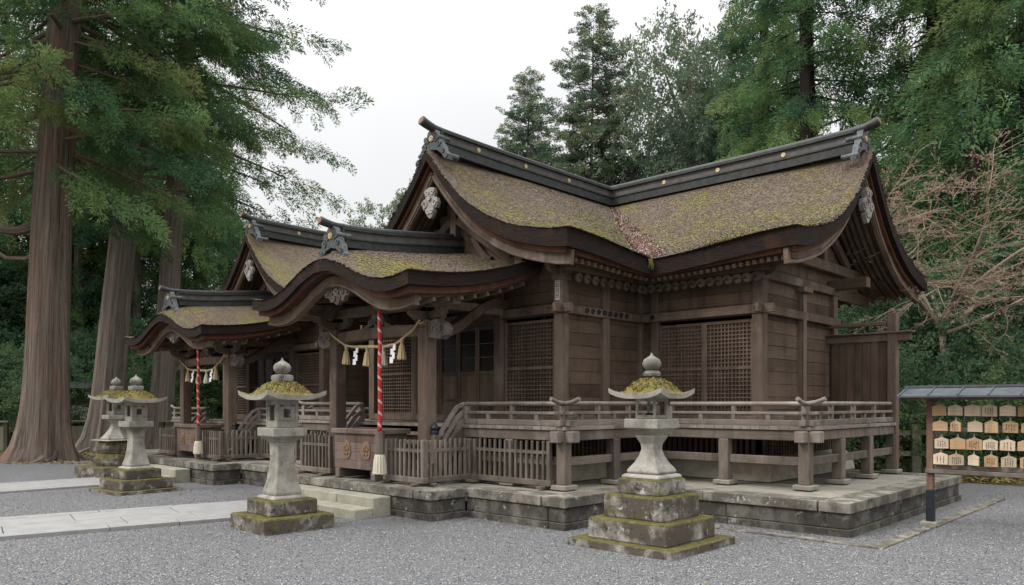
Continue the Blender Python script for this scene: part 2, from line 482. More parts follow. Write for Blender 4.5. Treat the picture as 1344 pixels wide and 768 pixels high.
def gravel():
    m = NT('gravel'); pos = m.coord('POS')
    v1 = m.n("ShaderNodeTexVoronoi"); v1.inputs['Scale'].default_value = 56
    m.l(pos, v1.inputs['Vector'])
    sep = m.n("ShaderNodeSeparateColor"); m.l(v1.outputs['Color'], sep.inputs[0])
    fine = m.noise(pos, 120, 3, .7)
    big = m.noise(pos, .55, 5, .6); mid = m.noise(pos, 5, 4, .65)
    c = m.mix(m.ramp(sep.outputs[0], [(.1, 0.0), (.9, 1.0)]), (.122, .124, .129), (.262, .266, .274))
    c = m.mix(m.ramp(sep.outputs[1], [(.8, 0.0), (.9, .5)]), c, (.34, .29, .235))
    c = m.mix(m.ramp(v1.outputs['Distance'], [(.4, 0.0), (.8, .7)]), c, (.12, .122, .13))
    c = m.mix(m.ramp(big, [(.35, 0.0), (.7, .6)]), c, (.165, .164, .162))
    c = m.mix(m.ramp(mid, [(.5, 0.0), (.75, .25)]), c, (.20, .20, .205))
    m.col(c); m.p.inputs['Roughness'].default_value = .9
    h = m.math('SUBTRACT', m.math('ADD', m.math('MULTIPLY', sep.outputs[2], .4), m.math('ADD', m.math('MULTIPLY', fine, .3), m.math('MULTIPLY', mid, 1.0))), m.math('MULTIPLY', v1.outputs['Distance'], 1.3))
    m.bump(h, .9, .022)
    return m.mat
M['gravel'] = gravel()
def soil():
    m = NT('forest_floor'); pos = m.coord('POS')
    a = m.noise(pos, 1.3, 6, .7); b = m.noise(pos, 24, 5, .75)
    c = m.mix(m.ramp(b, [(.3, 0.0), (.7, 1.0)]), (.045, .035, .022), (.12, .095, .06))
    c = m.mix(m.ramp(a, [(.42, 0.0), (.6, .9)]), c, (.05, .06, .02))
    m.col(c); m.bump(b, .8, .05); return m.mat
M['soil'] = soil()

def bark(name, a, b, red, lich):
    m = NT(name); uv = m.coord('UV'); pos = m.coord('POS')
    g = m.noise(m.map(uv, (.33, 9, 1)), 1, 6, .7, .8)
    g2 = m.noise(m.map(uv, (1.4, 30, 1)), 1, 5, .7, .4)
    big = m.noise(m.map(pos, (1.6, 1.6, .3)), 1, 4, .6)
    l = m.noise(pos, 3.2, 6, .75)
    h = m.math('ADD', m.math('MULTIPLY', g, .65), m.math('MULTIPLY', g2, .35))
    c = m.mix(m.ramp(h, [(.38, 0.0), (.62, 1.0)]), a, b)
    c = m.mix(m.ramp(big, [(.5, 0.0), (.72, .8)]), c, red)
    c = m.mix(m.ramp(l, [(.54, 0.0), (.72, .7)]), c, lich)
    m.col(c); m.p.inputs['Roughness'].default_value = .95
    m.bump(h, 1.0, .12); return m.mat
M['cedar'] = bark('cedar_bark', (.05, .036, .028), (.29, .232, .19), (.21, .105, .072), (.17, .17, .135))
M['cedar2'] = bark('grey_bark', (.075, .062, .052), (.33, .28, .245), (.24, .175, .14), (.24, .245, .19))
M['darkbark'] = bark('dark_bark', (.015, .012, .010), (.06, .048, .04), (.045, .03, .025), (.06, .065, .045))
M['twig'] = plain('maple_bark', (.23, .18, .14), .9, 0, .35, 9, .3)
M['twigs'] = plain('maple_twig', (.24, .185, .145), .9, 0, .3, 6, 0)

def leaf(name, cols, trans=.25):
    m = NT(name)
    a = m.n("ShaderNodeAttribute"); a.attribute_name = 'tone'
    n = len(cols)
    c = m.ramp(a.outputs['Fac'], [(i / (n - 1), k) for i, k in enumerate(cols)])
    m.col(c); m.p.inputs['Roughness'].default_value = .7; m.p.inputs['Specular IOR Level'].default_value = .2
    tr = m.n("ShaderNodeBsdfTranslucent"); m.l(c, tr.inputs[0])
    mx = m.n("ShaderNodeMixShader"); mx.inputs[0].default_value = trans
    m.l(m.p.outputs[0], mx.inputs[1]); m.l(tr.outputs[0], mx.inputs[2]); m.l(mx.outputs[0], m.out.inputs[0])
    return m.mat
M['leaf_cedar'] = leaf('cedar_foliage', [(.042, .098, .056), (.075, .155, .07), (.115, .21, .08), (.17, .25, .092), (.225, .255, .10)], .52)
M['leaf_dark'] = leaf('dark_foliage', [(.048, .10, .064), (.075, .145, .077), (.115, .185, .088), (.175, .235, .105)], .45)
M['leaf_grey'] = leaf('greygreen_foliage', [(.085, .13, .095), (.125, .175, .118), (.175, .22, .142), (.235, .25, .16)], .48)
M['leaf_spire'] = leaf('spire_foliage', [(.062, .105, .072), (.092, .145, .088), (.14, .19, .10), (.20, .215, .11)], .46)
M['leaf_bright'] = leaf('bright_foliage', [(.052, .115, .058), (.085, .165, .07), (.13, .21, .08), (.19, .245, .10)], .48)

# ================================================================== SETTING: ground, paths
def sheet(name, x0, x1, y0, y1, z, mat, nx=1, ny=1, zf=None):
    b = MB()
    P = [[V(x0 + (x1 - x0) * i / nx, y0 + (y1 - y0) * j / ny, z + (zf(x0 + (x1 - x0) * i / nx, y0 + (y1 - y0) * j / ny) if zf else 0)) for j in range(ny + 1)] for i in range(nx + 1)]
    b.grid(P)
    return struct(b.build(name, mat, smooth=True))
def ground_z(x, y):
    # the court is level; the wooded bank rises behind it
    Zd = x * math.cos(YAW) + y * math.sin(YAW); r = x * math.sin(YAW) - y * math.cos(YAW)
    edge = 30.0 if r < 2 else 30.0 - min(12.5, (r - 2) * 1.1)
    t = max(0.0, (Zd - edge) / 30.0)
    return 5.5 * min(1.0, t) ** 1.3 + (2.0 * max(0, t - 1) if t > 1 else 0) * .5
sheet('ground', -150, 250, -150, 250, -0.004, M['soil'], 160, 160, ground_z)
court = MB()
def court_edge():
    # gravel court as a convex outline in front of the trees
    pts = [at(-600, 6), at(-420, 14), at(-260, 22), at(0, 23.2), at(60, 24.6), at(140, 25.5), at(300, 26.5), at(700, 24), at(1100, 19), at(1215, 17.6), at(1344, 16.2), at(1700, 13), at(2400, 6), at(9000, 2.0)]
    c = at(672, -3) if False else V(-6, -6, 0)
    return [c + V(-3, 3, 0)] + pts + [c + V(3, -3, 0)]
ce = court_edge()
b0 = len(court.v)
for p in ce: court.v.append(V(p.x, p.y, 0.0))
court.poly(list(range(len(ce)))[::-1], [(p.x, p.y) for p in ce][::-1])
cg = struct(court.build('gravel_court', M['gravel']))
cg['label'] = 'raked grey gravel court'

def strip_path(name, p0, p1, w, th, rows, slab, joint=.012):
    """stone flag path from p0 to p1 (centre line)"""
    p0 = Vector(p0); p1 = Vector(p1); d = p1 - p0; L = d.length; d.normalize(); n = V(-d.y, d.x, 0)
    b = MB()
    ws = [w * k for k in rows]; y = -w / 2
    for ri, rw in enumerate(ws):
        x = -random.random() * slab
        while x < L:
            sl = slab * random.uniform(.75, 1.3)
            x0 = max(0, x); x1 = min(L, x + sl)
            if x1 - x0 > .05:
                c = p0 + d * ((x0 + x1) / 2) + n * (y + rw / 2)
                b.obox((c.x, c.y, th / 2 - .03 + random.uniform(-.003, .003)), d, n, V(0, 0, 1), (x1 - x0) / 2 - joint / 2, rw / 2 - joint / 2, th / 2 + .03)
            x += sl
        y += rw
    return struct(b.build(name, M['path'], bevel=.006))
strip_path('stone_path', (-1.5, 13.35, 0), (6.72, 11.7, 0), 2.0, .055, (.12, .38, .38, .12), 1.15)
strip_path('stone_path', (-2.0, 18.4, 0), (6.95, 18.4, 0), 1.85, .045, (.12, .38, .38, .12), 1.2)

# ================================================================== ROOF SHAPES
GP = [(0, 6.52), (.25, 6.22), (.5, 5.93), (.9, 5.52), (1.2, 5.28), (1.66, 5.0), (2.1, 4.80), (2.46, 4.69), (2.8, 4.61), (3.1, 4.555), (3.42, 4.53)]
MP = [(0, 6.55), (.3, 6.35), (.9, 5.93), (1.7, 5.40), (2.5, 4.90), (3.0, 4.60), (3.42, 4.36)]
def interp(tab, x):
    if x <= tab[0][0]: return tab[0][1]
    for (a, ya), (b_, yb) in zip(tab, tab[1:]):
        if x <= b_:
            t = (x - a) / (b_ - a); return ya + (yb - ya) * t
    return tab[-1][1]
def smooth(t): t = max(0, min(1, t)); return t * t * (3 - 2 * t)
def main_z(d, s):
    """thatch top: d from the ridge in plan, s from the gable end"""
    w_ = smooth(s / 2.7)
    z = interp(GP, d) * (1 - w_) + interp(MP, d) * w_
    z -= .06 * smooth((s - 3) / 3) * (d / 3.42)
    return z
DM = 3.42
PH = [(0, 4.15), (.2, 4.14), (.45, 4.07), (.7, 3.98), (.95, 3.86), (1.2, 3.755), (1.45, 3.68), (1.7, 3.645), (1.95, 3.645), (2.3, 3.70)]
def porch_z(x, y):
    a = abs(y)
    z = interp(PH, a) + .072 * x * x
    z += .26 * (1 - math.exp(-x / .35)) * math.exp(-(a / 1.25) ** 2) - .045 * x * x * math.exp(-(a / 1.25) ** 2)
    return z

def slope(mb, nd, ns, P, t_top, t_bot, flip, uvf, close=True):
    """slab between offsets t_top and t_bot below the surface P(i,j); rims at eave (i=max) and gable (j=0)"""
    ft_ = t_top if callable(t_top) else (lambda a: t_top)
    fb_ = t_bot if callable(t_bot) else (lambda a: t_bot)
    T = [[P(i / nd, j / ns) + V(0, 0, -ft_(i / nd)) for j in range(ns + 1)] for i in range(nd + 1)]
    B = [[P(i / nd, j / ns) + V(0, 0, -fb_(i / nd)) for j in range(ns + 1)] for i in range(nd + 1)]
    uv = [[uvf(i / nd, j / ns) for j in range(ns + 1)] for i in range(nd + 1)]
    return T, B, uv

def add_slope(top, rim, P, nd, ns, th, flip, uvf, far_rim=False, inset_top=0.0):
    ct = inset_top if callable(inset_top) else (lambda a: inset_top)
    cb = (lambda a: ct(a) + th(a)) if callable(th) else (lambda a: ct(a) + th)
    T, B, uv = slope(None, nd, ns, P, ct, cb, flip, uvf)
    if top is not None: top.grid(T, uv, flip)
    rim.grid(B, uv, not flip)
    rim.grid([T[nd], B[nd]], None, flip)                       # eave
    g = [[T[i][0] for i in range(nd + 1)], [B[i][0] for i in range(nd + 1)]]
    rim.grid(g, None, not flip)                                # gable end
    if far_rim:
        g = [[T[i][ns] for i in range(nd + 1)], [B[i][ns] for i in range(nd + 1)]]
        rim.grid(g, None, flip)

def flakes(mb_v, tones, P, n, rng, ln=(.022, .055), wd=(.012, .028), lift=.007, region=None):
    """bark chips lying on a slope"""
    for _ in range(n):
        a, c = rng.random(), rng.random()
        if region:
            a, c = region(a, c)
        p = P(a, c); e = .012
        q = P(min(1, a + e), c); r_ = P(a, min(1, c + e)) if c < .98 else P(a, c - e)
        dn = (q - p)
        if dn.length < 1e-6: continue
        dn.normalize(); ac = (r_ - p)
        if ac.length < 1e-6: continue
        ac.normalize()
        nn = dn.cross(ac)
        if nn.z < 0: nn = -nn
        ang = rng.gauss(0, .5)
        d = dn * math.cos(ang) + ac * math.sin(ang); s_ = nn.cross(d)
        l = rng.uniform(*ln); w_ = rng.uniform(*wd)
        o = p + nn * .004
        up1 = nn * (rng.random() * lift * 1.6); up2 = nn * rng.random() * lift
        mb_v.extend([o - s_ * w_ / 2, o + s_ * w_ / 2, o + d * l + s_ * w_ / 2 + up1, o + d * l - s_ * w_ / 2 + up2])
        tones.append(max(0, min(1, rng.gauss(.48, .11))))

def np_quads(name, verts, tones, mats, parent=None, matidx=None, kind=None):
    """verts (4n,3) -> a mesh of n loose quads with a tone per vertex"""
    v = np.asarray(verts, dtype=np.float32).reshape(-1, 3); n = len(v) // 4
    me = bpy.data.meshes.new(name)
    me.vertices.add(len(v)); me.vertices.foreach_set("co", v.ravel())
    me.loops.add(len(v)); me.loops.foreach_set("vertex_index", np.arange(len(v), dtype=np.int32))
    me.polygons.add(n); me.polygons.foreach_set("loop_start", np.arange(0, 4 * n, 4, dtype=np.int32))
    me.update(calc_edges=True)
    at_ = me.attributes.new("tone", 'FLOAT', 'POINT')
    at_.data.foreach_set("value", np.repeat(np.asarray(tones, dtype=np.float32), 4))
    for m_ in (mats if isinstance(mats, (list, tuple)) else [mats]): me.materials.append(m_)
    if matidx is not None: me.polygons.foreach_set("material_index", np.asarray(matidx, dtype=np.int32))
    o = bpy.data.objects.new(name, me); C.objects.link(o)
    if parent: o.parent = parent
    return o

def set_tone(o, val=.5):
    me = o.data
    a = me.attributes.new("tone", 'FLOAT', 'POINT')
    a.data.foreach_set("value", [val] * len(me.vertices))

# ------------------------------------------------------------------ ridge, ornaments, pendants
def ridge(parent, p, q, lift0=.0, lift1=.0, tip0=False, tip1=False, crest_at=(), side=(0, 0, 0), scale=.86):
    """roof ridge from p to q (base line on the thatch); tips curl up past the end"""
    p = Vector(p); q = Vector(q); d = (q - p).normalized(); L = (q - p).length
    n = V(-d.y, d.x, 0).normalized(); up = V(0, 0, 1)
    N = 18
    def line(h, ext0=0, ext1=0):
        pts = []
        for i in range(N + 1):
            t = i / N; s_ = -ext0 + (L + ext0 + ext1) * t
            z = 0
            if lift0: z += lift0 * max(0, 1 - s_ / (L * .45)) ** 2
            if lift1: z += lift1 * max(0, 1 - (L - s_) / (L * .45)) ** 2
            c = p.lerp(q, s_ / L)
            pts.append(c + up * (h + z))
        return pts
    b = MB(); k = scale
    b.sweep(line(.02 * k), .52 * k, .20 * k); b.sweep(line(.135 * k), .58 * k, .035 * k)
    lo = b.build('ridge_base', M['copper'], parent)
    b = MB(); b.sweep(line(.255 * k), .36 * k, .21 * k)
    b.build('ridge_board', M['ridgeg'], parent)
    b = MB(); b.sweep(line(.375 * k), .50 * k, .045 * k); b.sweep(line(.41 * k), .40 * k, .04 * k)
    b.tube(line(.46 * k), .085 * k, 10)
    for ends, e, dd in ((tip0, line(.46 * k)[0], -d), (tip1, line(.46 * k)[-1], d)):
        if ends:
            pts = [e + dd * (t * .62) + up * (.0 + .085 * (max(0, t) / .62) ** 1.6) for t in (-.12, .0, .15, .3, .45, .62)]
            b.tube(pts, [.088 * k, .09 * k, .092 * k, .096 * k, .10 * k, .106 * k], 12)
            tipend = (pts[-1], (pts[-1] - pts[-2]).normalized())
            g = MB(); x = tipend[0] + tipend[1] * .003
            g.tube([x - tipend[1] * .02, x + tipend[1] * .012], .08 * k, 14)
            g.build('end_disc', M['gilt_old'], parent)
    b.build('ridge_cap', M['copper'], parent, auto=35)
    if crest_at:
        ln = line(.255 * k)
        for t in crest_at:
            i = t * N; c = ln[int(i)].lerp(ln[min(N, int(i) + 1)], i - int(i))
            for sg in (-1, 1):
                g = MB(); o_ = c + n * sg * (.18 * k)
                g.tube([o_, o_ + n * sg * .014], .055 * k, 14)
                for a in range(5):
                    an = a * 2 * math.pi / 5 + math.pi / 2
                    cc = o_ + d * (math.cos(an) * .033 * k) + up * (math.sin(an) * .033 * k) + n * sg * .016
                    g.tube([cc - n * sg * .004, cc + n * sg * .006], .017 * k, 8)
                g.build('ridge_crest', M['gold'], parent)

def scroll(b, c, ux, uy, n, r, w, th, turns=1.1, start=0.0, sg=1):
    c = Vector(c); pts = []
    for i in range(15):
        t = i / 14; a = start + sg * t * turns * 2 * math.pi; rr = r * (1 - .72 * t)
        pts.append(c + ux * (math.cos(a) * rr) + uy * (math.sin(a) * rr))
    b.sweep(pts, th, w, up=n)

def ridge_ornament(parent, o, face, k=1.0):
    """cloud-scroll end plate facing along `face`, standing on the thatch at o"""
    o = Vector(o); f = Vector(face).normalized(); s_ = V(-f.y, f.x, 0); up = V(0, 0, 1)
    half = [(0, .53), (.09, .52), (.16, .46), (.18, .38), (.245, .345), (.25, .27), (.33, .22), (.34, .14), (.43, .05), (.46, -.07), (.60, -.21), (.60, -.33), (.47, -.29), (.34, -.12), (.20, -.02), (0, .03)]
    out = [(x * k, y * k) for x, y in half] + [(-x * k, y * k) for x, y in half[-2:0:-1]]
    b = MB(); b.prism(out, o, s_, up, .15 * k)
    for sg in (-1, 1):
        for cx, cy, r in ((.15, .27, .085), (.27, .12, .08), (.42, -.08, .07)):
            scroll(b, o + s_ * (sg * cx * k) + up * (cy * k) + f * (.085 * k), s_ * sg, up, f, r * k, .024 * k, .05 * k)
        # stepped feet running back along the thatch
        for j, (cx, cy) in enumerate(((.21, .30), (.53, -.22))):
            c0 = o + s_ * (sg * cx * k) + up * (cy * k)
            b.tube([c0 + f * (.10 * k), c0 - f * (.30 * k)], .075 * k, 12)
    ob = b.build('ridge_ornament', M['patina'], parent, auto=40)
    g = MB(); c = o + up * (.30 * k) + f * (.075 * k)
    g.tube([c, c + f * (.03 * k)], .075 * k, 16)
    for a in range(6):
        an = a * math.pi / 3; cc = c + s_ * (math.cos(an) * .04 * k) + up * (math.sin(an) * .04 * k) + f * (.032 * k)
        g.tube([cc, cc + f * .01], .018 * k, 8)
    g.build('gilt_crest', M['gold'], ob)
    return ob

def pendant(parent, o, face, k=1.0):
    """carved gable pendant"""
    o = Vector(o); f = Vector(face).normalized(); s_ = V(-f.y, f.x, 0); up = V(0, 0, 1)
    half = [(0, .05), (.11, .03), (.15, -.06), (.12, -.14), (.20, -.17), (.235, -.27), (.18, -.36), (.105, -.34), (.12, -.42), (.06, -.50), (0, -.54)]
    out = [(x * k, y * k) for x, y in half] + [(-x * k, y * k) for x, y in half[-2:0:-1]]
    b = MB(); b.prism(out, o, s_, up, .07 * k)
    for sg in (-1, 1):
        for cx, cy, r in ((.075, -.055, .055), (.14, -.265, .075), (.05, -.41, .05)):
            scroll(b, o + s_ * (sg * cx * k) + up * (cy * k) + f * (.045 * k), s_ * sg, up, f, r * k, .02 * k, .04 * k)
    c = o + up * (-.16 * k) + f * (.035 * k)
    b.tube([c, c + f * .04], .05 * k, 6)
    return b.build('carved_pendant', M['carvew'], parent)

def bracket(b, c, k=1.0, ax=(1, 0, 0), rows=1):
    """bearing block, cross arms and three small blocks on a column head at c"""
    c = Vector(c); ax = Vector(ax); ay = V(-ax.y, ax.x, 0); up = V(0, 0, 1)
    b.obox(c + up * .06 * k, ax, ay, up, .14 * k, .14 * k, .06 * k)
    b.obox(c + up * .03 * k, ax, ay, up, .105 * k, .105 * k, .03 * k)
    for d in (ax, ay):
        n = V(-d.y, d.x, 0)
        poly = [(-.42, .12), (-.42, .06), (-.34, .0), (-.2, -.03), (.2, -.03), (.34, 0), (.42, .06), (.42, .12)]
        b.prism([(x * k, y * k) for x, y in poly], c + up * .15 * k, d, up, .09 * k)
        for t in (-.36, 0, .36):
            b.obox(c + d * (t * k) + up * (.315 * k), d, n, up, .075 * k, .075 * k, .045 * k)

def lattice(parent, o, d, n, w, z0, z1, split, cell=.072, name='lattice_shutter'):
    """lattice shutter in a frame: o = lower left corner in plan, d along, n outward"""
    o = Vector(o); d = Vector(d); n = Vector(n); up = V(0, 0, 1)
    fr = MB()
    def bx(a0, a1, h0, h1, t, off=0.0, mb=fr):
        mb.obox(o + d * ((a0 + a1) / 2) + up * ((h0 + h1) / 2) + n * off, d, up, n, abs(a1 - a0) / 2, abs(h1 - h0) / 2, t / 2)
    f = .055
    bx(0, f, z0, z1, .06); bx(w - f, w, z0, z1, .06)
    for h in (z0, split - f / 2, z1 - f): bx(f, w - f, h, h + f, .058)
    shutter = fr.build(name, M['ltc'], parent, bevel=.004)
    bk = MB(); bx(f, w - f, z0 + f, z1 - f, .012, -.022, bk)
    bk.build('backing_board', M['ltc'], shutter)
    g = MB()
    nx = max(2, round((w - 2 * f) / cell)); cw = (w - 2 * f) / nx
    for i in range(1, nx):
        x = f + cw * i
        bx(x - .010, x + .010, z0 + f, split - f / 2, .032, .0, g); bx(x - .010, x + .010, split + f / 2, z1 - f, .032, .0, g)
    for lo, hi in ((z0 + f, split - f / 2), (split + f / 2, z1 - f)):
        nz = max(2, round((hi - lo) / cell)); ch = (hi - lo) / nz
        for i in range(1, nz):
            bx(f, w - f, lo + ch * i - .010, lo + ch * i + .010, .034, .004, g)
    g.build('lattice_grid', M['ltc'], shutter)
    return shutter

def plank_wall(b, o, d, n, w, z0, z1, plank=.23, t=.03, off=0.0):
    o = Vector(o); d = Vector(d); n = Vector(n); up = V(0, 0, 1)
    k = max(1, round((z1 - z0) / plank)); h = (z1 - z0) / k
    for i in range(k):
        b.obox(o + d * (w / 2) + up * (z0 + h * (i + .5)) + n * (off + random.uniform(-.003, .003)), d, up, n, w / 2, h / 2 - .004, t / 2)
    b.obox(o + d * (w / 2) + up * ((z0 + z1) / 2) + n * (off - .03), d, up, n, w / 2, (z1 - z0) / 2, .008)

def railing(parent, pts, z, ends=(True, True), posts=1.0):
    """shrine rail along a plan poly-line at floor height z: sill, flat rail, round top rail, ends crossing at corners"""
    up = V(0, 0, 1); b = MB(); t = MB(); ext = .26
    for i in range(len(pts) - 1):
        a = Vector((*pts[i], 0)); c = Vector((*pts[i + 1], 0)); d = (c - a).normalized(); L = (c - a).length
        e0 = ext if (i > 0 or ends[0]) else 0; e1 = ext if (i < len(pts) - 2 or ends[1]) else 0
        dz = .0025 if i % 2 else 0
        b.beam(a - d * e0 * .55 + up * (z + .055 + dz), c + d * e1 * .55 + up * (z + .055 + dz), .105, .085)
        b.beam(a - d * e0 * .75 + up * (z + .205 + dz), c + d * e1 * .75 + up * (z + .205 + dz), .075, .045)
        pp = []
        if e0: pp += [a - d * e0 * 1.15 + up * (z + .425), a - d * e0 * .6 + up * (z + .372), a - d * .02 + up * (z + .351 + dz)]
        else: pp += [a + up * (z + .351 + dz)]
        pp += [a + d * .3 + up * (z + .35 + dz), c - d * .3 + up * (z + .35 + dz)]
        if e1: pp += [c + d * .02 + up * (z + .351 + dz), c + d * e1 * .6 + up * (z + .372), c + d * e1 * 1.15 + up * (z + .425)]
        else: pp += [c + up * (z + .351 + dz)]
        t.tube(pp, [.034] * len(pp), 8)
        k = max(1, round(L / posts))
        for j in range(k + 1):
            q = a + d * (L * j / k)
            if j == 0 or (j == k and i == len(pts) - 2):
                b.obox(q + up * (z + .16), d, V(-d.y, d.x, 0), up, .05, .05, .152)
            elif j < k:
                b.obox(q + up * (z + .20), d, V(-d.y, d.x, 0), up, .034, .034, .118)
            if j < k:
                q2 = a + d * (L * (j + .5) / k)
                b.obox(q2 + up * (z + .14), d, V(-d.y, d.x, 0), up, .04, .03, .043)
    r = b.build('railing', M['rail'], parent, bevel=.006)
    t.build('top_rail', M['rail'], r, auto=50)
    return r

def newel(parent, x, y, z0, z1):
    b = MB(); b.box(x - .065, x + .065, y - .065, y + .065, z0, z1)
    o = b.build('newel_post', M['fence'], parent, bevel=.008)
    c = MB(); c.lathe([(.068, 0), (.07, .04), (.05, .06), (.045, .07), (.068, .105), (.06, .14), (.028, .18), (.006, .215)], (x, y, z1), 14)
    c.build('newel_cap', M['iron'], o, auto=40)

def build_hall(root, wing):
    PF = .45; FL = 1.40
    XB = 8.08; YG = -6.08; XG = 2.28
    fx = 3.06; hw = 2.65; bx_ = 5.43; by = -5.1; bx2 = 8.6
    XE = 8.9
    up = V(0, 0, 1)
    rng = random.Random(3 if wing else 5)
    # ---------------------------------------------------------------- main roof
    slopes = []
    if wing:
        def A(sg):
            def P(a, c):
                d = a * DM; xe = XB - d if sg < 0 else XB + d
                x = XG + (xe - XG) * c
                return V(x, sg * d, main_z(d, x - XG))
            return P
        def B(sg):
            def P(a, c):
                d = a * DM; ye = -d if sg < 0 else d
                y = YG + (ye - YG) * c
                return V(XB + sg * d, y, main_z(d, y - YG))
            return P
        slopes = [(A(-1), False), (A(1), True), (B(-1), True), (B(1), False)]
    else:
        def A(sg):
            def P(a, c):
                d = a * DM; x = XG + (XE - XG) * c
                return V(x, sg * d, main_z(d, x - XG))
            return P
        slopes = [(A(-1), False), (A(1), True)]
    top = MB(); rim = MB(); board = MB(); soff = MB()
    fv = []; ft = []
    for k, (P, fl) in enumerate(slopes):
        uvf = lambda a, c, P=P, k=k: (P(a, c).x + P(a, c).y + k * 17, a * 4.4)
        add_slope(top, rim, P, 26, 34, lambda a: .20 + .10 * a, fl, uvf, far_rim=not wing)
        def Pi(a, c, P=P, ins=.10):
            c2 = c; q = P(a * .968, c)
            q0 = P(a * .968, 0)
            v = P(a * .968, 1) - q0
            l = v.length
            return q0 + v * 0 + (P(a * .968, (.10 + (l - .10) * c) / l) - q0) if l > .2 else q
        add_slope(None, board, Pi, 22, 26, .085, fl, uvf, inset_top=lambda a: .195 + .10 * a, far_rim=not wing)
        def Ps(a, c, P=P):
            q0 = P(a * .93, 0); l = (P(a * .93, 1) - q0).length
            return P(a * .93, (.22 + (l - .22) * c) / l) if l > .4 else P(a * .93, c)
        add_slope(None, soff, Ps, 20, 26, .03, fl, uvf, inset_top=lambda a: .275 + .10 * a, far_rim=not wing)
        vis = (k in (0, 2)) or k == 1
        flakes(fv, ft, P, 17000 if k in (0, 2) and wing else 6000, rng)
        # fringe along the eave
        flakes(fv, ft, P, 1500, rng, ln=(.03, .09), region=lambda a, c: (.985 + a * .015, c))
        flakes(fv, ft, P, 900, rng, ln=(.03, .08), region=lambda a, c: (a, c * .012))
    roof = top.build('main_roof', M['thatch'], root, smooth=True); set_tone(roof)
    rim.build('thatch_edge', M['cut'], roof)
    board.build('eave_board', M['red'], roof)
    soff.build('soffit', M['shadew'], roof)
    np_quads('bark_chips', np.array([tuple(v) for v in fv]), ft, M['thatch'], roof)
    if wing:
        # fallen blossom and needles caught in the valley
        dv = []; dt = []
        for sl in (0, 2):
            P = slopes[sl][0]
            flakes(dv, dt, P, 2300, rng, ln=(.02, .045), wd=(.018, .034), lift=.03,
                   region=lambda a, c: (.04 + a ** .62 * .95, 1 - abs(rng.gauss(0, .028)) * (.4 + 1.9 * a)))
        deb = leaf('fallen_petals', [(.30, .21, .17), (.44, .31, .29), (.58, .46, .44), (.36, .27, .20)], 0)
        np_quads('valley_litter', np.array([tuple(v) for v in dv]), [rng.random() for _ in dt], deb, roof)
        # moss hanging at the valley foot
        h = MB(); p0 = slopes[0][0](1, 1)
        for _ in range(40):
            a = rng.uniform(-.14, .14); c0 = p0 + V(rng.uniform(-.12, .02), rng.uniform(-.02, .12) * 0 - abs(a) * .2, -.01)
            l = rng.uniform(.06, .22)
            h.tube([c0, c0 + V(-.02, -.02, -l * .5), c0 + V(rng.uniform(-.04, .02), rng.uniform(-.04, .02), -l)], [.006, .005, .002], 4)
        h.build('hanging_moss', M['leaf_moss'], roof)
    # ridge and ornaments
    ridge(roof, (XG + .28, 0, 6.53), (XB if wing else XE, 0, 6.54), lift0=.03, tip0=True,
          crest_at=(.17, .42, .68) if wing else (.2, .45, .7))
    ridge_ornament(roof, (XG + .20, 0, 6.53), (-1, 0, 0), .76)
    if wing:
        ridge(roof, (XB, YG + .28, 6.53), (XB, 0, 6.545), lift0=.03, tip0=True, crest_at=(.24, .49, .72))
        ridge_ornament(roof, (XB, YG + .20, 6.53), (0, -1, 0), .76)
    # bargeboards under the gable edge
    def barge(fix, ins, sgs, axis, depth=.225):
        for sg in sgs:
            pts = []; hs = []
            for i in range(25):
                a = i / 24; d = .02 + a * (DM * .985 - .02)
                z = main_z(d, ins) - .235 - .095 * a - depth * .5 - .03 * (1 - a)
                pts.append(V(fix + ins, sg * d, z) if axis == 'x' else V(XB + sg * d, fix + ins, z)); hs.append(depth + .05 * a * a - .03)
            b = MB(); b.sweep(pts, .075, depth, hs=hs)
            # rolled moulding along the lower edge
            b.sweep([p - V(0, 0, h / 2 - .03) - (V(.045, 0, 0) if axis == 'x' else V(0, .045, 0)) for p, h in zip(pts, hs)], .03, .045)
            bb = b.build('bargeboard', M['hafu'], roof)
    barge(XG, .20, (-1, 1), 'x')
    pendant(roof, (XG + .13, 0, main_z(0, .2) - .74), (-1, 0, 0), 1.0)
    if wing:
        barge(YG, .20, (-1, 1), 'y')
        pendant(roof, (XB, YG + .13, main_z(0, .2) - .74), (0, -1, 0), 1.15)
    # rafters in the gable overhang and along the eaves
    rf = MB()
    def rafters_g(fix, axis, n, s0, s1):
        for i in range(n):
            s_ = s0 + (s1 - s0) * i / (n - 1)
            for sg in (-1, 1):
                pts = []
                for j in range(13):
                    d = .05 + (DM * .9) * j / 12; z = main_z(d, s_) - .35 - .1 * d / DM
                    pts.append(V(fix + s_, sg * d, z) if axis == 'x' else V(XB + sg * d, fix + s_, z))
                rf.sweep(pts, .065, .085)
    rafters_g(XG, 'x', 4, .34, .72)
    if wing: rafters_g(YG, 'y', 5, .40, .90)
    def rafters_e(P, n, c0, c1, along):
        for i in range(n):
            c = c0 + (c1 - c0) * i / (n - 1)
            e = P(.955, c); pts = []
            for j in range(7):
                a = .955 - .34 * j / 6
                q = P(a, 0)
                # keep the rafter square to the eave
                if along == 'x': qq = V(e.x, P(a, 0).y, 0); qq.z = main_z(abs(qq.y), e.x - XG)
                else: qq = V(P(a, 0).x, e.y, 0); qq.z = main_z(abs(qq.x - XB), e.y - YG)
                pts.append(qq - V(0, 0, .45))
            rf.sweep(pts, .06, .07)
    rafters_e(slopes[0][0], 26 if not wing else 14, .10, .97, 'x')
    rafters_e(slopes[1][0], 14, .10, .97, 'x')
    if wing:
        rafters_e(slopes[2][0], 22, .06, .97, 'y'); rafters_e(slopes[3][0], 34, .06, .97, 'y')
    rf.build('rafter_row', M['hafu2'], roof)

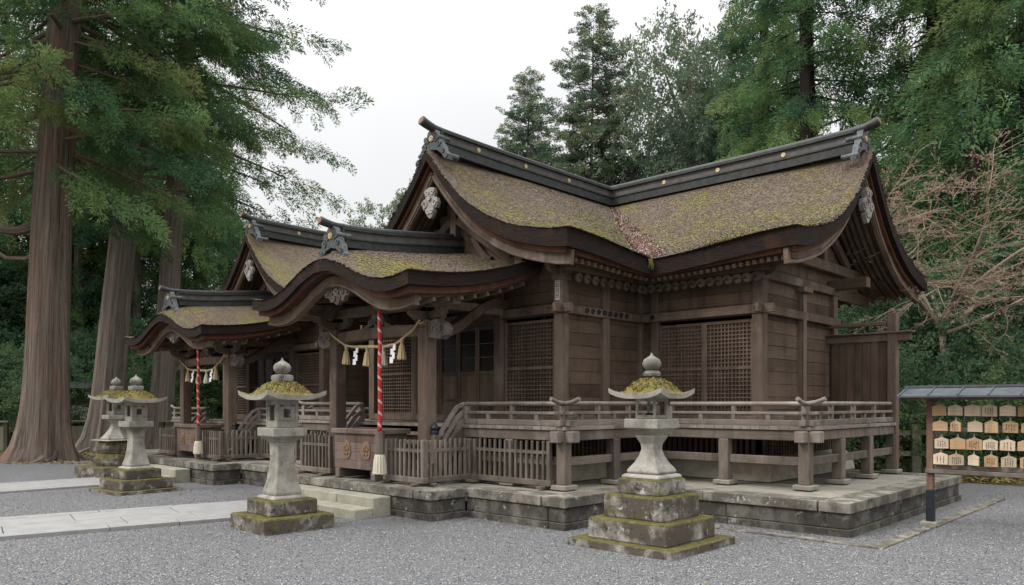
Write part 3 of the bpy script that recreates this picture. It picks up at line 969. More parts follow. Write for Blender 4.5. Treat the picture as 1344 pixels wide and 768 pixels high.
    # ---------------------------------------------------------------- porch roof
    def PP(sg):
        def P(a, c):
            y = sg * a * 2.3; x = c * 3.02
            return V(x, y, porch_z(x, y))
        return P
    top = MB(); rim = MB(); board = MB(); soff = MB(); fv = []; ft = []
    for sg, fl in ((-1, False), (1, True)):
        P = PP(sg); uvf = lambda a, c, sg=sg: (c * 3 + sg * 9, a * 3)
        add_slope(top, rim, P, 26, 16, .20, fl, uvf)
        add_slope(None, board, lambda a, c, P=P: P(a * .965, .03 + c * .97), 24, 14, .10, fl, uvf, inset_top=.196)
        add_slope(None, soff, lambda a, c, P=P: P(a * .92, .085 + c * .915), 24, 14, .03, fl, uvf, inset_top=.29)
        flakes(fv, ft, P, 6000, rng)
        flakes(fv, ft, P, 1300, rng, ln=(.03, .07), region=lambda a, c: (a, c * .016))
        flakes(fv, ft, P, 900, rng, ln=(.03, .07), region=lambda a, c: (.985 + a * .015, c))
    pr = top.build('porch_roof', M['thatch'], root, smooth=True); set_tone(pr)
    rim.build('thatch_edge', M['cut'], pr)
    board.build('eave_board', M['red'], pr)
    soff.build('soffit', M['shadew'], pr)
    np_quads('bark_chips', np.array([tuple(v) for v in fv]), ft, M['thatch'], pr)
    ridge(pr, (.38, 0, porch_z(.4, 0) + .06), (3.1, 0, porch_z(3.0, 0) + .04), lift0=.05, tip0=True, scale=.68)
    ridge_ornament(pr, (.26, 0, porch_z(.3, 0) + .05), (-1, 0, 0), .72)
    # curved bargeboard of the undulating gable
    for sg in (-1, 1):
        pts = []; hs = []
        for i in range(33):
            y = sg * 2.14 * i / 32; pts.append(V(.30, y, porch_z(.02, y * 2.3 / 2.14) - .355 - .01 * (i / 32))); hs.append(.19 + .03 * (i / 32) ** 2)
        b = MB(); b.sweep(pts, .08, .25, hs=hs)
        b.sweep([p + V(-.05, 0, -h / 2 + .03) for p, h in zip(pts, hs)], .03, .04)
        b.build('bargeboard', M['hafu2'], pr)
    # flower carving under the crown
    out = []
    half = [(0, .06), (.20, .04), (.34, -.03), (.52, -.06), (.44, -.15), (.30, -.17), (.24, -.26), (.12, -.27), (0, -.34)]
    half = [(x * .8, y * .8 + .03) for x, y in half]
    b = MB(); b.prism(half + [(-x, y) for x, y in half[-2:0:-1]], (.36, 0, 3.66), V(0, 1, 0), up, .08)
    for y, z, r in ((0, -.08, .09), (.2, -.06, .075), (-.2, -.06, .075), (.36, -.06, .06), (-.36, -.06, .06), (.1, -.2, .06), (-.1, -.2, .06)):
        scroll(b, V(.31, y * .8, 3.69 + z * .8), V(0, 1, 0), up, V(-1, 0, 0), r * .8, .02, .04)
    b.build('carved_pendant', M['carve'], pr)
    rf = MB()
    for i in range(13):
        y = -1.15 + 2.3 * i / 12
        rf.beam((.42, y, porch_z(.42, y) - .36), (1.5, y, porch_z(.9, y) - .36), .06, .07)
    for sg in (-1, 1):
        for i in range(9):
            x = .35 + 2.3 * i / 8
            rf.sweep([V(x, sg * (1.25 + .9 * j / 6), porch_z(x, 1.25 + .9 * j / 6) - .36) for j in range(7)], .06, .06)
    rf.build('rafter_row', M['shadew'], pr)

    # ---------------------------------------------------------------- porch frame
    px = 1.21
    for sg in (-1, 1):
        y = sg * 1.3
        b = MB(); b.box(px - .115, px + .115, y - .115, y + .115, PF + .08, 3.02)
        b.box(px - .16, px + .16, y - .16, y + .16, PF, PF + .08)
        c = b.build('porch_column', M['col'], root, bevel=.018, seg=2)
        b = MB(); bracket(b, (px, y, 3.02), .95, (0, 1, 0)); b.build('bracket', M['hafu'], root, bevel=.006)
        # carved beam nose outside the column
        b = MB()
        nose = [(0, .14), (.20, .17), (.36, .10), (.44, .0), (.40, -.1), (.28, -.16), (.14, -.14), (0, -.12)]
        b.prism([(x + .12, z) for x, z in nose], (px, y, 2.96), V(0, sg, 0), up, .16)
        for cx, cz, r in ((.2, .03, .09), (.36, -.03, .07), (.46, .03, .05)):
            for s2 in (-1, 1): scroll(b, V(px + s2 * .085, y + sg * cx, 2.96 + cz), V(0, sg, 0), up, V(s2, 0, 0), r, .022, .03)
        b.build('carved_nose', M['carve'], root)
        # arched rainbow beam back to the hall
        b = MB(); pts = []
        for i in range(13):
            t = i / 12; pts.append(V(px + .1 + (fx - px - .1) * t, y, 2.92 + .62 * smooth(t * 1.15) - .02 * math.sin(t * 6)))
        b.sweep(pts, .16, .24, up=(0, 1, 0)); b.build('arched_beam', M['wall'], root)
        b = MB(); b.box(px - .95, fx, y - .07, y + .07, 3.355, 3.51); b.build('purlin', M['hafu'], root, bevel=.008)
    b = MB(); n = 15
    b.sweep([V(px, -1.19 + 2.38 * i / 14, 2.97 + .035 * math.sin(math.pi * i / 14)) for i in range(15)], .17, .20)
    b.build('tie_beam', M['hafu'], root, bevel=.01)
    b = MB(); b.beam((px, -2.05, 3.425), (px, 2.05, 3.425), .15, .17); b.build('eave_beam', M['hafu'], root, bevel=.01)
    # frog-leg strut with carving
    b = MB(); hf = [(0, .24), (.13, .24), (.2, .17), (.26, .08), (.46, .0), (.34, -.0), (.18, .04), (.1, .1), (0, .12)]
    b.prism(hf + [(-x, y_) for x, y_ in hf[-2:0:-1]], (px, 0, 3.09), V(0, 1, 0), up, .12)
    for y_, z_, r in ((0, .06, .08), (.16, .08, .06), (-.16, .08, .06)): scroll(b, V(px - .07, y_, 3.1 + z_), V(0, 1, 0), up, V(-1, 0, 0), r, .02, .04)
    b.build('strut', M['carve'], root)

    # ---------------------------------------------------------------- body: columns, beams, walls
    def column(x, y, z0=PF + .06, z1=4.05, r=.095):
        b = MB(); b.box(x - r, x + r, y - r, y + r, FL - .02, z1)
        o = b.build('column', M['col'], root, bevel=.016, seg=2)
        return o
    for y in (-hw, -1.2, 1.2, hw): column(fx, y)
    wl = MB()          # plank walls
    bm = MB()          # horizontal framing
    def frame(p, q, z, h, out, w=.07, mb=bm):
        p = Vector((*p, 0)); q = Vector((*q, 0)); o_ = Vector((*out, 0))
        mb.beam(p + o_ + up * z, q + o_ + up * z, w, h)
    # front
    lattice(root, (fx + .01, -hw + .12, 0), (0, 1, 0), (-1, 0, 0), hw - 1.2 - .24, 1.52, 3.22, 2.38)
    lattice(root, (fx + .01, 1.2 + .12, 0), (0, 1, 0), (-1, 0, 0), hw - 1.2 - .24, 1.52, 3.22, 2.38)
    frame((fx, -hw - .3), (fx, hw + .3), 3.375, .15, (-.085, 0)); frame((fx, -hw - .0), (fx, hw), 1.475, .13, (-.075, 0))
    plank_wall(wl, (fx, -hw, 0), (0, 1, 0), (-1, 0, 0), 2 * hw, 3.28, 4.12)
    # side walls
    xs = bx_ if wing else 7.6
    for sg in (-1, 1):
        xe = xs if sg < 0 else 8.6
        plank_wall(wl, (fx, sg * hw, 0), (1, 0, 0), (0, sg, 0), xe - fx, 1.42, 4.12)
        frame((fx - .3, sg * hw), (xe, sg * hw), 3.375, .15, (0, sg * .087)); frame((fx, sg * hw), (xe, sg * hw), 1.475, .13, (0, sg * .075))
        nn = 2 if sg < 0 and wing else 3
        for i in range(1, nn + 1): column(fx + (xe - fx) * i / nn, sg * hw)
    if wing:
        for x, y in ((bx_, -3.02), (bx_, by), (bx2 - 1.55, by), (bx2, by)): column(x, y, r=.1 if y == by and x in (bx_, bx2) else .08)
        lattice(root, (bx_ + .01, by + .105, 0), (0, 1, 0), (-1, 0, 0), .95, 1.52, 3.22, 2.38)
        lattice(root, (bx_ + .01, by + .105 + .95, 0), (0, 1, 0), (-1, 0, 0), .94, 1.52, 3.22, 2.38)
        plank_wall(wl, (bx_, -3.02, 0), (0, 1, 0), (-1, 0, 0), .37, 1.42, 3.28)
        plank_wall(wl, (bx_, by, 0), (0, 1, 0), (-1, 0, 0), -by - hw, 3.28, 4.12)
        plank_wall(wl, (bx_, by, 0), (1, 0, 0), (0, -1, 0), bx2 - bx_, 1.42, 3.9)
        frame((bx_, by - .3), (bx_, -hw), 3.375, .15, (-.087, 0)); frame((bx_, by), (bx_, -hw), 1.475, .13, (-.075, 0))
        frame((bx_ - .3, by), (bx2 + .2, by), 3.378, .15, (0, -.087)); frame((bx_, by), (bx2, by), 1.478, .13, (0, -.075))
        frame((bx_ - .2, by), (bx2 + .2, by), 3.98, .15, (0, -.06), .12)
        # rear face
        plank_wall(wl, (bx2, by, 0), (0, 1, 0), (1, 0, 0), 7.6, 1.42, 4.1)
        # thin middle post of the end wall reaching the roof
        b = MB(); b.box(bx2 - 1.55 - .07, bx2 - 1.55 + .07, by - .12, by - .04, 1.42, 3.80); b.obox((bx2 - 1.55, by - .1, 3.86), V(1, 0, 0), V(0, 1, 0), up, .2, .09, .05)
        b.build('end_post', M['col'], root, bevel=.012)
        # purlins carried out to the gable
        b = MB(); b.box(bx2 - .11, bx2 + .11, YG + .26, by + .2, 4.02, 4.22); b.build('purlin', M['wall'], root, bevel=.01)
        b = MB(); b.box(bx_ - .11, bx_ + .11, YG + .26, by + .2, 4.10, 4.28); b.build('purlin', M['wall'], root, bevel=.01)
    for sg in (-1, 1):
        b = MB(); b.box(XG + .34, fx + .1, sg * 2.05 - .09, sg * 2.05 + .09, 4.14, 4.33); b.build('gable_purlin', M['carve'], root, bevel=.01)
    bm.build('framing_beam', M['hafu'], root, bevel=.008)
    # gable walls (pediments)
    def pedi(axis, fix, base, half, dn):
        b = MB(); k = 9
        z0 = base
        for i in range(k):
            za = z0 + (6.15 - z0) * i / k; zb = z0 + (6.15 - z0) * (i + 1) / k
            # half width where the roof underside is at za
            hwid = 0
            for j in range(200):
                d = half * j / 199
                if main_z(d, dn) - .48 >= zb: hwid = d
            if hwid < .05: continue
            if axis == 'x': b.box(fix, fix + .05, -hwid, hwid, za, zb - .004)
            else: b.box(XB - hwid, XB + hwid, fix, fix + .05, za, zb - .004)
        return b
    pd = pedi('x', fx + .04, 4.12, 3.0, .8); pd.build('gable_wall', M['wall'], root)
    b = MB()
    b.beam((fx - .06, -2.3, 4.28), (fx - .06, 2.3, 4.28), .16, .2); b.beam((fx - .04, 0, 4.4), (fx - .04, 0, 6.0), .16, .14, (1, 0, 0))
    for sg in (-1, 1):
        b.beam((fx - .05, sg * 1.5, 4.36), (fx - .05, sg * .1, 5.3), .1, .16)
        b.sweep([V(fx - .03, sg * (.5 + .5 * i / 6), 4.42 + .5 * (1 - i / 6) ** 1.6) for i in range(7)], .09, .12)
    b.build('gable_truss', M['shadew'], root, bevel=.01)
    if wing:
        pd = pedi('y', by + .04, 3.9, 3.0, .9); pd.build('gable_wall', M['wall'], root)
        b = MB(); b.beam((bx_, by - .05, 4.45), (XB + 2.2, by - .05, 4.45), .14, .2); b.beam((XB, by - .04, 4.5), (XB, by - .04, 6.0), .16, .14, (0, 1, 0))
        for sg in (-1, 1): b.beam((XB + sg * 1.3, by - .05, 4.55), (XB + sg * .1, by - .05, 5.3), .1, .16)
        b.build('gable_truss', M['shadew'], root, bevel=.01)
    wl.build('plank_wall', M['wall'], root)
    # brackets on the column heads and carved eave row
    def brk(x, y, ax, k=.85):
        b = MB(); bracket(b, (x, y, 3.86), k, ax); b.build('bracket', M['shadew'], root)
    for y in (-hw, hw): brk(fx, y, (1, 0, 0))
    for y in (-1.2, 1.2): brk(fx, y, (0, 1, 0))
    def evb(*a):
        e_ = MB(); e_.box(*a); e_.build('eave_purlin', M['wall'], root, bevel=.008)
    for sg in (-1, 1): evb(fx - .3, (bx_ if wing and sg < 0 else 8.6), sg * (hw + .28) - .07, sg * (hw + .28) + .07, 3.98, 4.10)
    if wing:
        evb(bx_ - .36, bx_ - .22, by - .3, -hw - .3, 3.98, 4.10)
        for x, y in ((bx_, by), (bx_, -3.02)): brk(x, y, (0, 1, 0), .75)
        # row of carved clouds and little rafter noses
        cl = MB()
        for i in range(14):
            y = by - .1 + (-hw - .2 - by) * i / 13
            scroll(cl, V(bx_ - .32, y, 3.88), V(0, 1, 0), up, V(-1, 0, 0), .07, .03, .07)
        for i in range(10):
            x = fx + .1 + (bx_ - fx - .3) * i / 9
            scroll(cl, V(x, -hw - .30, 3.88), V(1, 0, 0), up, V(0, -1, 0), .07, .03, .07)
        cl.build('eave_carving', M['shadew'], root)
        # dark pierced carving on the beam near the corner
        pc = MB(); pc.box(fx + .45, fx + 1.85, -hw - .126, -hw - .121, 3.33, 3.42); pc.mi = 1
        for i in range(8):
            x = fx + .55 + .17 * i
            scroll(pc, V(x, -hw - .125, 3.375), V(1, 0, 0), up, V(0, -1, 0), .05, .022, .03)
        pc.build('pierced_carving', [M['hafu'], M['iron']], root)
    # metal studs on the framing beams
    st = MB()
    def stud(c, n):
        c = Vector(c); n = Vector(n); st.tube([c, c + n * .02], .05, 10)
    for y in (-hw, -1.2, 1.2, hw): stud((fx - .12, y, 3.375), (-1, 0, 0))
    stud((fx, -hw - .122, 3.375), (0, -1, 0))
    if wing:
        stud((bx_ - .122, by, 3.375), (-1, 0, 0)); stud((bx_, by - .122, 3.375), (0, -1, 0)); stud((bx_ - .122, -3.02, 3.375), (-1, 0, 0))
    st.build('nail_cover', M['iron'], root)
    # name slip pasted on the corner column
    if wing:
        b = MB(); b.box(fx - .102, fx - .0955, -hw - .045, -hw + .045, 3.52, 3.95); slip = b.build('paper_slip', M['paper_old'], root)
        b = MB()
        for i in range(4):
            z = 3.86 - i * .09
            for dy0, dy1, dz0, dz1 in ((-.03, .03, .025, .035), (-.03, -.02, -.03, .03), (.02, .03, -.03, .03), (-.03, .03, -.035, -.025), (-.018, .018, -.005, .006)):
                b.box(fx - .1035, fx - .1022, -hw + dy0, -hw + dy1, z + dz0, z + dz1)
        b.build('ink_strokes', M['ink'], slip)

    # ---------------------------------------------------------------- doors
    dw = 2.14 / 4
    for i in range(4):
        y0 = -1.07 + dw * i; b = MB(); x = fx + .06
        for a0, a1 in ((y0 + .004, y0 + .055), (y0 + dw - .055, y0 + dw - .004)): b.box(x - .03, x + .03, a0, a1, 1.54, 3.22)
        for h0, h1 in ((1.54, 1.62), (1.80, 1.85), (2.30, 2.37), (3.15, 3.22)): b.box(x - .028, x + .028, y0 + .055, y0 + dw - .055, h0, h1)
        d = b.build('door', M['ltc'], root, bevel=.005)
        b = MB(); b.box(x - .008, x + .012, y0 + .055, y0 + dw - .055, 1.62, 1.80); b.box(x - .008, x + .012, y0 + .055, y0 + .055 + (dw - .11) / 2 - .002, 1.85, 2.30); b.box(x - .0075, x + .012, y0 + dw / 2 + .002, y0 + dw - .055, 1.85, 2.30)
        b.build('lower_panel', M['ltc'], d)
        b = MB(); b.box(x - .0, x + .006, y0 + .055, y0 + dw - .055, 2.37, 3.15); b.build('pane', M['glass'], d)
        b = MB()
        for k in range(1, 3): b.box(x - .018, x - .002, y0 + .055, y0 + dw - .055, 2.37 + .26 * k - .008, 2.37 + .26 * k + .008)
        b.build('muntin', M['ltc'], d)
    b = MB(); b.box(fx - .05, fx + .12, -1.1, 1.1, 1.41, 1.54); b.build('threshold', M['wall'], root, bevel=.008); b = MB(); b.box(fx - .045, fx + .115, -1.1, 1.1, 3.22, 3.30); b.build('door_frame', M['wall'], root, bevel=.008)
    # dark interior behind the panes
    b = MB(); b.box(fx + .6, fx + .62, -1.4, 1.4, 1.4, 3.4); b.build('inner_screen', M['wall'], root)

    # ---------------------------------------------------------------- veranda
    va = 1.9                         # front edge
    vy = -hw - 1.02                  # right edge
    vbx = 4.42; vby = by - 1.22; vbe = bx2 - .25
    lp = 3.67
    fl = MB()
    def deck(x0, x1, y0, y1, along):
        n_ = max(1, round((abs(y1 - y0) if along == 'x' else abs(x1 - x0)) / .16))
        for i in range(n_):
            if along == 'y':     # boards run across the walking edge
                a0 = x0 + (x1 - x0) * i / n_; a1 = x0 + (x1 - x0) * (i + 1) / n_
                fl.box(a0 + .002, a1 - .002, y0, y1, FL - .055, FL + random.uniform(-.002, .002))
            else:
                a0 = y0 + (y1 - y0) * i / n_; a1 = y0 + (y1 - y0) * (i + 1) / n_
                fl.box(x0, x1, a0 + .002, a1 - .002, FL - .055, FL + random.uniform(-.002, .002))
    deck(va - .1, fx, vy - .1, lp, 'x')
    if wing:
        deck(fx, vbx - .1, vy - .1, -hw + .0, 'y')
        deck(vbx - .1, bx_, vby - .1, -hw, 'x'); deck(bx_, vbe + .1, vby - .1, by, 'y')
    else:
        deck(fx, 7.2, vy - .1, -hw, 'y')
    deck(fx, 8.0, hw, lp, 'y')
    fo = fl.build('veranda_floor', M['rail'], root, bevel=.004)
    # edge beams, posts, ties
    def edge(p, q, out, n_, skip=()):
        p = Vector((*p, 0)); q = Vector((*q, 0)); d = (q - p).normalized(); L = (q - p).length
        pb = MB(); tie = MB()
        pb.beam(p + up * 1.262, q + up * 1.262, .13, .155)
        tie.beam(p + up * .87, q + up * .87, .07, .13)
        pb.build('edge_beam', M['fence'], root, bevel=.01); tie.build('post_tie', M['fence'], root, bevel=.008)
        for i in range(n_ + 1):
            if i in skip: continue
            c = p + d * (L * i / n_)
            b = MB(); b.obox(c + up * ((PF + .07 + 1.185) / 2), d, V(-d.y, d.x, 0), up, .085, .085, (1.185 - PF - .07) / 2)
            po = b.build('veranda_post', M['fence'], root, bevel=.012)
            b = MB(); b.obox(c + up * (PF + .036), d, V(-d.y, d.x, 0), up, .15, .15, .036); b.build('post_footing', M['plat_top'], po, bevel=.01)
    edge((va, vy), (va, -1.5), 0, 2)
    edge((va, 1.5), (va, lp - .1), 0, 2)
    if wing:
        edge((va, vy), (vbx, vy), 0, 2, (0,)); edge((vbx, vby), (vbx, vy), 0, 2, (2,)); edge((vbx, vby), (vbe, vby), 0, 3, (0,))
        for c, d in (((va, vy), (0, -1, 0)), ((vbx, vby), (0, -1, 0)), ((va, vy), (-1, 0, 0)), ((vbx, vby), (-1, 0, 0))):
            c = V(c[0], c[1], 1.25); d = Vector(d); nb_ = MB(); nb_.beam(c, c + d * .25, .15, .17); nb_.build('beam_end', M['rail'], root, bevel=.01)
    else:
        edge((va, vy), (6.4, vy), 0, 3, (0,))
    # rails
    railing(root, [(va, -1.52), (va, vy), (vbx, vy)] if wing else [(va, -1.52), (va, vy), (6.4, vy)], FL, (False, False))
    if wing: railing(root, [(vbx, vy - .3), (vbx, vby), (vbe, vby)], FL, (False, False))
    railing(root, [(va, 1.52), (va, lp - .08)], FL, (False, True))
    # slatted skirt and plaster mound under the floor
    sk = MB(); dk = MB()
    def skirt(x0, y0, x1, y1, nx, ny):
        L = math.hypot(x1 - x0, y1 - y0); n_ = int(L / .11)
        for i in range(n_ + 1):
            t = i / n_; x = x0 + (x1 - x0) * t; y = y0 + (y1 - y0) * t
            sk.box(x - .028, x + .028, y - .028, y + .028, .80, 1.36)
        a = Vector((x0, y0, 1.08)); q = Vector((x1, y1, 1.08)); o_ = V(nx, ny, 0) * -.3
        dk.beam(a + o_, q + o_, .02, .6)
    ml = MB()
    def mound(x0, y0, x1, y1, nx, ny):
        prof = [(.34, .0), (.33, .10), (.27, .25), (.17, .35), (.0, .39), (-.3, .40)]
        P = [[V(x0 + nx * o_, y0 + ny * o_, PF + z), V(x1 + nx * o_, y1 + ny * o_, PF + z)] for o_, z in prof]
        ml.grid(P)
    if wing:
        segs = [((fx, -hw), (fx, hw), (-1, 0)), ((fx, -hw), (bx_, -hw), (0, -1)), ((bx_, by), (bx_, -hw), (-1, 0)), ((bx_, by), (bx2, by), (0, -1))]
    else:
        segs = [((fx, -hw), (fx, hw), (-1, 0)), ((fx, -hw), (7.6, -hw), (0, -1))]
    for (a, b_, n_) in segs:
        skirt(*a, *b_, *n_)
        e = .34
        a2 = V(*a, 0); b2 = V(*b_, 0); d_ = (b2 - a2).normalized() * e
        a2 -= d_; b2 += d_ if (b_[1] != -hw or not wing) else -d_ * 0
        mound(a2.x, a2.y, b2.x, b2.y, *n_)
    sk.build('floor_skirt', M['shadew'], root); dk.build('underfloor_shade', M['dark'], root)  # near-black sheet behind the slats stands in for shade beneath the floor
    ml.build('plaster_mound', M['plaster'], root, smooth=True)
    # wing partition at the end of the veranda
    if wing:
        x = vbe + .02; b = MB()
        y0 = vby - .02; n_ = 7
        for i in range(n_):
            a0 = by - .1 + (y0 + .1 - by + .1) * i / n_; a1 = by - .1 + (y0 + .1 - by + .1) * (i + 1) / n_
            b.box(x - .02, x + .02, min(a0, a1) + .003, max(a0, a1) - .003, FL, 2.92)
        wp = b.build('wing_partition', M['wall'], root)
        b = MB(); b.box(x - .085, x + .085, y0 - .085, y0 + .085, PF + .02, 3.46); b.build('partition_post', M['col'], wp, bevel=.014)
        b = MB(); b.box(x - .06, x + .06, y0 - .32, by, 2.93, 3.07); b.box(x - .11, x + .11, y0 - .36, by, 3.072, 3.11); b.build('partition_lintel', M['col'], wp, bevel=.01)
        b = MB(); b.box(x - .04, x + .04, y0 + .08, by, 3.24, 3.31); b.build('partition_rail', M['col'], wp, bevel=.008)
    # steps and their handrails
    stp = MB()
    for i in range(5):
        z = PF + .95 * (i + 1) / 6; x = 1.16 + .78 * i / 5
        stp.box(x, x + .27, -1.40, 1.40, z - .06, z); stp.box(x + .12, x + .15, -1.38, 1.38, z - .16, z - .061)
    stp.build('wooden_stair', M['fence'], root, bevel=.006)
    for sg in (-1, 1):
        y = sg * 1.46
        b = MB(); b.beam((1.12, y, PF + .14), (1.97, y, FL - .04), .09, .24); b.build('stair_stringer', M['fence'], root, bevel=.008)
        newel(root, 1.24, y, PF, 1.24)
        b = MB()
        for h in (.14, .32, .52):
            pts = [V(1.28, y, .64 + h), V(1.5, y, .92 + h * .98), V(1.73, y, 1.22 + h * .9), V(1.9, y, 1.40 + h * .68)]
            b.sweep(pts, .07, .07 if h < .5 else .06)
        b.build('stair_rail', M['rail'], root, bevel=.006)
M['leaf_moss'] = plain('hanging_moss', (.22, .19, .07), .95, 0, .3, 20, 0)
M['paper_old'] = plain('old_paper', (.5, .47, .42), .9, 0, .2, 20, 0)
def glass():
    m = NT('door_pane'); m.col((.012, .013, .012)); m.p.inputs['Roughness'].default_value = .3; m.p.inputs['Specular IOR Level'].default_value = .1
    return m.mat
M['glass'] = glass()

HA = (7.07, 11.1); HB = (7.38, 18.35); SB = .93
hall = thing('shrine_hall', 'weathered wooden shrine hall with L-shaped mossy bark roof and undulating porch gable', 'shrine hall', (*HA, 0))
build_hall(hall, True)
hall2 = thing('shrine_hall', 'farther, smaller shrine hall with its own undulating porch gable, left of the large one', 'shrine hall', (*HB, 0), scale=SB)
build_hall(hall2, False)

# ================================================================== STONE PLATFORM AND STEPS
plat = thing('stone_platform', 'low stone platform of dark blocks under pale edge slabs carrying both halls', 'platform', (10.3, 6.75, 0))
PLO = Vector((10.3, 6.75, 0))
outline = [(15.75, 22.6), (15.75, 3.71), (10.3, 3.71), (10.3, 6.75), (8.16, 6.75), (8.16, 8.72), (7.45, 8.72), (7.45, 13.48), (8.16, 13.48), (8.16, 15.95), (7.52, 15.95), (7.52, 20.7), (8.16, 20.7), (8.16, 22.6), (15.75, 22.6)]
ed = MB(); bl = MB(); up3 = V(0, 0, 1)
for i in range(len(outline) - 1):
    p = V(*outline[i], 0) - PLO; q = V(*outline[i + 1], 0) - PLO
    d = (q - p).normalized(); L = (q - p).length; n = V(d.y, -d.x, 0)
    def conv(j):
        a = V(*outline[j - 1], 0); b_ = V(*outline[j], 0); c = V(*outline[j + 1], 0)
        return (b_ - a).cross(c - b_).z < 0
    dep = .42; s0 = dep if (i > 0 and conv(i)) else 0
    x = s0
    x0 = s0 - (0.0 if s0 else .0)
    e_end = L + (.025 if i + 1 < len(outline) - 1 and conv(i + 1) else 0)
    while x < L - .05:
        l = random.uniform(1.3, 2.1)
        if L - x - l < .6: l = e_end - x
        c = p + d * (x + l / 2) + n * (dep / 2 - .025)
        h = .14 + random.uniform(-.003, .003)
        ed.obox(c + up3 * (.31 + h / 2), d, n, up3, l / 2 - .003, dep / 2, h / 2)
        x += l
    for z0, z1, ins in ((-.03, .10, -.02), (.10, .308, .012)):
        x = 0 if i == 0 or not conv(i) else (.3 + ins)
        while x < L - .05:
            l = random.uniform(1.0, 1.9) if z0 > 0 else random.uniform(.9, 1.5)
            xe = L - (ins if (i + 1 < len(outline) - 1 and conv(i + 1)) else 0)
            if xe - x - l < .4: l = xe - x
            bl.obox(p + d * (x + l / 2) + n * (.15 + ins + random.uniform(-.006, .006)) + up3 * ((z0 + z1) / 2), d, n, up3, l / 2 - .004, .15, (z1 - z0) / 2 - .002)
            x += l
ed.build('edge_slab', M['plat_edge'], plat, bevel=.008); bl.build('base_block', M['plat_block'], plat, bevel=.008)
pv = MB()
for x0, x1, y0, y1, z in ((8.4, 15.6, 6.95, 22.45, .436), (7.7, 8.5, 8.95, 13.2, .433), (7.75, 8.5, 16.2, 20.4, .433), (10.5, 15.5, 3.95, 7.0, .4335)):
    pv.box(x0 - PLO.x, x1 - PLO.x, y0 - PLO.y, y1 - PLO.y, .2, z)
pv.build('paving', M['plat_top'], plat)

def hall_pt(which, x, y, z=0):
    o, s = (HA, 1.0) if which == 0 else (HB, SB)
    return V(o[0] + s * x, o[1] + s * y, z)
HN = ('near hall', 'far hall')
for wch in (0, 1):
    s = (1.0, SB)[wch]
    fx_ = 7.45 if wch == 0 else 7.52
    for k, (z, dep, nm) in enumerate(((.30, .34, 'upper'), (.15, .34, 'lower'))):
        b = MB(); cy = HA[1] if wch == 0 else HB[1]
        y = cy - 1.42 * s; x1 = fx_ - k * .34; x0 = x1 - .34
        o_ = V((x0 + x1) / 2, cy, 0)
        while y < cy + 1.4 * s:
            l = min(1.0, cy + 1.42 * s - y)
            b.box(x0 - o_.x, x1 - o_.x - .003, y - o_.y + .003, y - o_.y + l - .003, -.03, z + random.uniform(-.002, .002)); y += l
        ob = b.build('stone_step', M['step'], bevel=.014); ob.location = o_
        tag(ob, '%s pale stone step below the porch of the %s' % (nm, HN[wch]), 'step', 'stone steps before the porches')

# ================================================================== PICKET FENCES
def picket(p, q, label, h=.72, sp=.112, pw=.05):
    p = Vector(p); q = Vector(q); d = (q - p).normalized(); L = (q - p).length; n = V(-d.y, d.x, 0)
    t = thing('picket_fence', label, 'fence', p, 0, 'low grey picket fences on the platform')
    b = MB(); k = max(2, round(L / sp))
    for i in range(k + 1):
        x = L * i / k; hh = h + random.uniform(-.008, .008)
        big = i in (0, k)
        w_ = .035 if big else pw / 2
        c = d * x
        b.obox(c + up3 * (.10 + (hh - .10) / 2), d, n, up3, w_, .022 if not big else .034, (hh - .10) / 2, (.62, 1) if not big else None)
    b.build('pickets', M['fence'], t, bevel=.006)
    b = MB(); b.beam(d * -.06 + up3 * .085, d * (L + .06) + up3 * .085, .10, .09)
    b.build('sill', M['fence'], t, bevel=.008)
    b = MB(); b.beam(up3 * (h - .17), d * L + up3 * (h - .17), .03, .05)
    b.build('rail', M['fence'], t)
    for e in (.08, L - .08):
        b = MB(); b.obox(d * e + up3 * .0225, n, d, up3, .17, .045, .0205); b.build('foot', M['fence'], t, bevel=.006)
    return t
FEN = [((.73, -1.78), (.73, -.86), 'short picket fence just right of the offering box of the %s'),
       ((.80, -1.74), (1.76, -1.74), 'picket fence along the right side of the porch of the %s'),
       ((1.78, -3.48), (1.78, -1.86), 'long picket fence on the platform right of the porch of the %s'),
       ((.73, .82), (.73, 1.74), 'short picket fence just left of the offering box of the %s'),
       ((.80, 1.76), (1.76, 1.76), 'picket fence along the left side of the porch of the %s'),
       ((1.78, 1.86), (1.78, 3.1), 'picket fence on the platform left of the porch of the %s')]
for wch in (0, 1):
    for (a, c, lb) in FEN:
        picket(hall_pt(wch, *a, .455), hall_pt(wch, *c, .455), lb % HN[wch], h=.72 * (1, SB)[wch])

